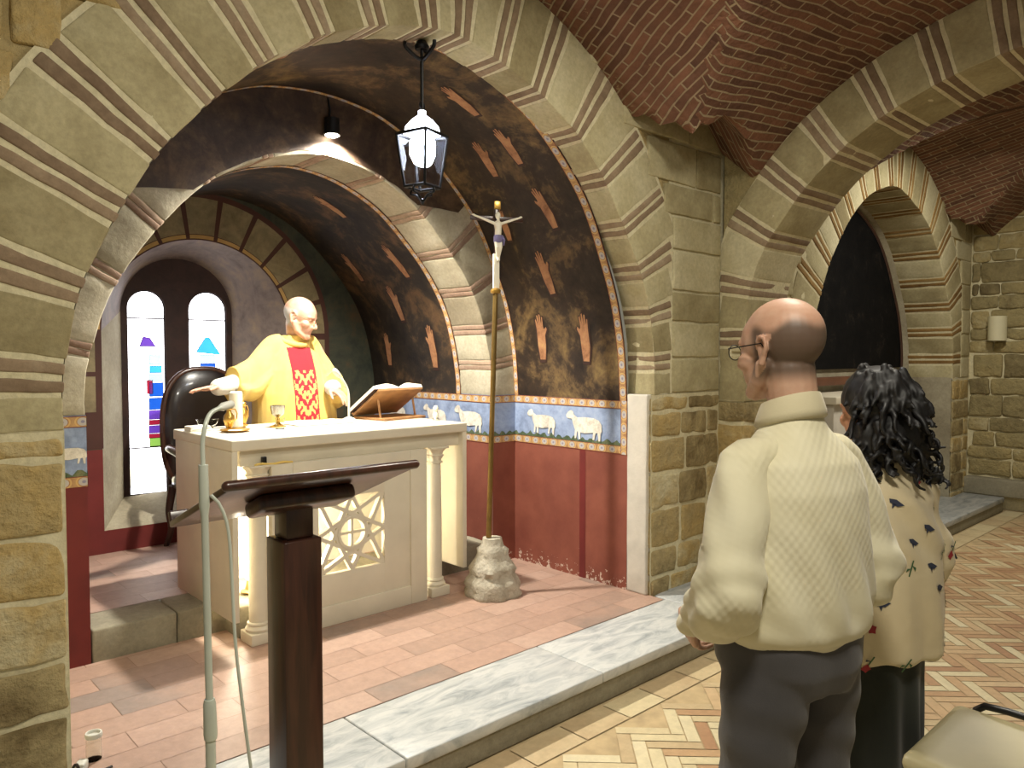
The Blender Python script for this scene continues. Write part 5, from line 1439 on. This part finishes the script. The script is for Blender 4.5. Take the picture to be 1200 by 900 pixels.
def sk_post(co, no):
    a = np.arctan2(co[:, 1], co[:, 0]); return co + no * (.010 * np.sin(a * 9 + co[:, 2] * 2) * smoothstep(-co[:, 2], -.8, -.4))[:, None]
remesh(sk, 'skirt', 'skirt', .009, wm, 3, post=sk_post)
for sx in (-1, 1):
    s2 = MB(); s2.loft([sell(sx * .085, .035, .0, .038, .11), sell(sx * .085, .035, .03, .041, .115), sell(sx * .085, .02, .055, .036, .09)]); s2.build('shoe', 'shoe', wm, recalc=True, angle=80)
# hair: a mass with curls over it
hr = MB(); rr = random.Random(21)
hr.ell(HCw + Vector((.0, -.028, .045)), (.098, .112, .098)); hr.ell(HCw + Vector((.02, -.065, -.06)), (.108, .078, .10)); hr.ell(HCw + Vector((.075, -.06, -.115)), (.085, .065, .08)); hr.ell(HCw + Vector((.05, -.06, -.02)), (.085, .08, .09)); hr.ell(HCw + Vector((-.045, -.06, -.09)), (.062, .06, .085))
def curl(p, d, L, r, turns, tr_):
    d = Vector(d).normalized(); u = d.orthogonal().normalized(); v = d.cross(u); n = int(turns * 12); ph = rr.random() * 6.3
    pts = []
    for i in range(n + 1):
        t = i / n; a = ph + 2 * pi * turns * t; rad = r * (.35 + .65 * t)
        pts.append(Vector(p) + d * L * t + (u * cos(a) + v * sin(a)) * rad)
    hr.tube(pts, [tr_ * (1 - .5 * i / n) for i in range(n + 1)], 8, round_cap=True)
for i in range(190):
    th = rr.uniform(0, 2 * pi); zz = rr.uniform(-.16, .15)
    x = cos(th); y = sin(th)
    if y > .5 and zz < .06: continue
    rad = .098 * sqrt(max(.12, 1 - ((zz + .02) / .19) ** 2))
    p = HCw + Vector((x * rad + .012 * (zz < -.03), y * rad * 1.05 - .04, zz))
    top_ = zz > -.04
    curl(p, (x * .5 + .15, y * .5 - .05, -.75 if top_ else -.55), rr.uniform(.06, .10), rr.uniform(.004, .009) if top_ else rr.uniform(.010, .018), rr.uniform(.8, 1.4), rr.uniform(.009, .013) if top_ else rr.uniform(.007, .011))
for i in range(34):   # loose ringlets at the ends, heavier on her right
    x = rr.uniform(-.10, .19); p = HCw + Vector((x, -.06 - rr.uniform(0, .05), -.12 - .05 * max(0, x) / .15 + rr.uniform(-.02, .02)))
    curl(p, (rr.uniform(-.1, .5) if x > 0 else rr.uniform(-.3, .1), -.15, -1), rr.uniform(.04, .075), rr.uniform(.012, .020), rr.uniform(1.0, 1.8), rr.uniform(.005, .008))
remesh(hr, 'hair', 'hair', .0046, wm, 1)

# ---------------------------------------------------------------- the priest
pr = person('person', (2.37, 4.69, ZU), radians(180), 'elderly priest in a pale gold chasuble with red panel, reading behind the altar')
M['skin_priest'] = skin('skin_pale', rgb(206, 164, 140), rgb(190, 140, 116), rgb(190, 186, 182))
HCp = Vector((-.02, .075, 1.545)); HRp = rot_to((-.62, .80, -.32)); HSp = 1.10
b = MB(); T = add_head(b, HCp, HRp, HSp)
limb(b, [T((0, -.025, -.04)), (-.01, .02, 1.42), (0, .0, 1.32)], [.060, .058, .068]); core(b, .90, 1.33, .16, .1)
RS, RE, RW = Vector((.165, .0, 1.325)), Vector((.35, .075, 1.165)), Vector((.585, .20, 1.105)); LS, LE, LW = Vector((-.165, .0, 1.325)), Vector((-.275, .07, 1.10)), Vector((-.145, .25, 1.085))
for S_, E_, W_ in ((RS, RE, RW), (LS, LE, LW)): limb(b, [S_, S_.lerp(E_, .5), E_], [.052, .046, .040]); limb(b, [E_, E_.lerp(W_, .4), W_], [.041, .038, .028])
add_hand(b, RW, (.80, .18, -.02), (-.05, .2, -1), 1, (.12, .10, .12, .16), .3, 1.0, .10)
add_hand(b, LW, (-.25, .75, -.40), (.1, -.2, -1), -1, (.3, .32, .36, .4), .4)
for sx in (-1, 1): limb(b, [(sx * .09, 0, .88), (sx * .095, .01, .5), (sx * .095, -.01, .10)], [.085, .06, .04]); limb(b, [(sx * .095, -.02, .04), (sx * .10, .09, .035)], [.035, .03])
def hair_pr(co):
    L = (co - np.array(HCp)) @ np.array(HRp) / HSp; x, y, z = L[:, 0], L[:, 1], L[:, 2]
    f = smoothstep(-z, -.05, -.025) * smoothstep(z, -.075, -.045) * smoothstep(-y, -.02, .006)
    ear = (np.abs(x) > .073) & (y > -.035) & (y < .012) & (z < .034)
    return np.where(ear | (z < -.2), 0, f)
remesh(b, 'body', 'skin_priest', .0044, pr, 3, attr={'hair': hair_pr})
gl = MB()
for sx in (-1, 1):
    gl.tube([T((sx * .033 + .022 * cos(2 * pi * k / 20), .104 - .03 * abs(sx * .033 + .022 * cos(2 * pi * k / 20)), -.004 + .016 * sin(2 * pi * k / 20))) for k in range(21)], .0013, 6, cap=False)
    gl.tube([T((sx * .055, .100, .002)), T((sx * .078, .085, .006)), T((sx * .083, .0, .012)), T((sx * .083, -.024, -.004))], .0015, 6)
gl.tube([T((-.011, .104, .0)), T((0, .108, .003)), T((.011, .104, .0))], .0012, 6); gl.build('glasses', 'brass', pr)
ab = MB()
ab.loft([sell(0, 0, .03, .20, .17), sell(0, 0, .4, .20, .165), sell(0, 0, .8, .20, .155), sell(0, 0, 1.15, .18, .13), sell(0, -.005, 1.30, .15, .10), sell(0, .0, 1.37, .09, .08), sell(-.002, .01, 1.425, .066, .066)])
for S_, E_, W_ in ((RS, RE, RW), (LS, LE, LW)):
    pts, _ = catmull([S_, S_.lerp(E_, .5), E_, E_.lerp(W_, .5) + Vector((0, 0, -.012)), W_ + (E_ - W_).normalized() * .01], 16)
    ab.tube(pts, [.046] * 9 + [.05, .054, .056, .056, .055, .053, .052], 16, round_cap=True)
remesh(ab, 'alb', 'alb', .009, pr, 3)
cz = MB()
cz.loft([sell(0, .01, .62, .27, .20), sell(0, .01, .64, .285, .21), sell(0, .01, .85, .285, .205), sell(0, .008, 1.05, .27, .185), sell(0, .002, 1.2, .235, .155), sell(0, -.004, 1.30, .18, .118), sell(0, .0, 1.36, .115, .092), sell(-.003, .008, 1.405, .082, .082), sell(-.004, .012, 1.43, .074, .076)])
for S_, E_, W_, end in ((RS, RE, RW, .52), (LS, LE, LW, .55)):   # cloth hanging from the raised arms
    rings = []; F = E_ + (W_ - E_) * end
    path, _ = catmull([Vector((S_.x * .55, .0, 1.34)), S_, S_.lerp(E_, .55), E_, F], 14)
    for i, p in enumerate(path):
        t = i / 13; h = .36 - .02 * t if S_.x > 0 else .34
        h = h * (1 - .35 * t); th = .095 - .008 * t
        tan = (path[min(i + 1, 13)] - path[max(i - 1, 0)]); nn = Vector((-tan.y, tan.x, 0)).normalized()
        cz_ = p.z + .098 - h / 2
        rings.append([(p.x + nn.x * th * sin(a) * (.75 + .35 * (cos(a) < 0)), p.y + nn.y * th * sin(a) * (.75 + .35 * (cos(a) < 0)), cz_ + h / 2 * cos(a)) for a in [2 * pi * k / 24 for k in range(24)]])
    cz.loft(rings)
def cz_post(co, no):
    x, y, z = co[:, 0], co[:, 1], co[:, 2]
    f = .010 * np.sin(x * 42 + z * 4 + np.sign(x) * z * 10) * smoothstep(-z, -1.32, -1.15) * smoothstep(np.abs(x), .08, .13)
    return co + no * f[:, None]
def cz_mat(ce):
    x, y, z = ce[:, 0], ce[:, 1], ce[:, 2]
    front = y > .06
    red = front & (np.abs(x) < .085) & (z < 1.35)
    u = np.abs(x); orn = (np.sin(u * 150 + 1.2 + .8 * np.sin(z * 40)) * np.cos(z * 95) + .6 * np.sin(u * 70 - z * 60) > .0) & (z < 1.20) & (u < .075)
    return np.where(red & orn, 2, np.where(red, 1, 0))
remesh(cz, 'chasuble', ['gold_cloth', 'red_orphrey', 'gold_orphrey'], .0062, pr, 3, post=cz_post, matfn=cz_mat)
cw_ = MB(); pts = []
for k in range(41):
    a = 2 * pi * k / 40; pts.append((-.003 + .085 * sin(a), .012 + .088 * cos(a), 1.40 - .035 * max(0, cos(a)) + .012 * (cos(a) < 0)))
cw_.tube(pts, .016, 10, cap=False); cw_.build('collar', 'gold_cloth', pr)
# ================================================================== LIGHT AND CAMERA
def light(name, kind, loc, energy, color=(1, 1, 1), size=0.1, target=None, spot=None, blend=.3, sizey=None):
    d = bpy.data.lights.new(name, kind); d.energy = energy; d.color = color
    if kind == 'AREA':
        d.shape = 'RECTANGLE' if sizey else 'SQUARE'; d.size = size
        if sizey: d.size_y = sizey
    else: d.shadow_soft_size = size
    if kind == 'SPOT': d.spot_size = spot; d.spot_blend = blend
    o = bpy.data.objects.new(name, d); COL.objects.link(o); o.location = loc
    if target: o.rotation_euler = (Vector(target) - Vector(loc)).to_track_quat('-Z', 'Y').to_euler()
    return o
WARM = (1.0, .94, .80)
light('nave_lamp', 'AREA', (2.7, 1.3, 3.3), 40, WARM, .35, (2.5, 1.5, 0))
light('nave_lamp', 'AREA', (0.7, .2, 3.1), 46, WARM, .35, (1.0, 1.2, .6))
light('side_bay_lamp', 'AREA', (6.7, 1.5, 3.3), 60, WARM, .35, (6.9, 1.7, 0))
light('added_altar_light', 'POINT', (1.76, 3.98, .62), 28, (1.0, .9, .7), .04)  # added light of the unseen altar lamp, brightens the star openings
light('altar_spot', 'SPOT', (2.25, 3.86, 2.80), 400, (1.0, .95, .84), .05, (2.15, 4.05, 1.2), radians(140), .5)
light('lantern_light', 'POINT', (2.13, 2.9, 2.52), 12, (.85, .92, 1.0), .05)
w = bpy.data.worlds.new('world'); w.use_nodes = True; w.node_tree.nodes['Background'].inputs[0].default_value = (.9, .82, .62, 1); w.node_tree.nodes['Background'].inputs[1].default_value = .22
SC.world = w

cd = bpy.data.cameras.new('camera'); cd.sensor_width = 36; cd.lens = 36 * 890 / 1200
cam = bpy.data.objects.new('camera', cd); COL.objects.link(cam); cam.location = (0, 0, 1.6)
ya, pit = radians(42.9), radians(2.2)
fwd = Vector((sin(ya) * cos(pit), cos(ya) * cos(pit), -sin(pit)))
cam.rotation_euler = fwd.to_track_quat('-Z', 'Y').to_euler(); cd.clip_start = .05
SC.camera = cam
vs = SC.view_settings; SC.display_settings.display_device = 'sRGB'
vs.view_transform = 'Standard'; vs.look = 'None'; vs.gamma = 1; vs.exposure = 0.0; vs.use_curve_mapping = False
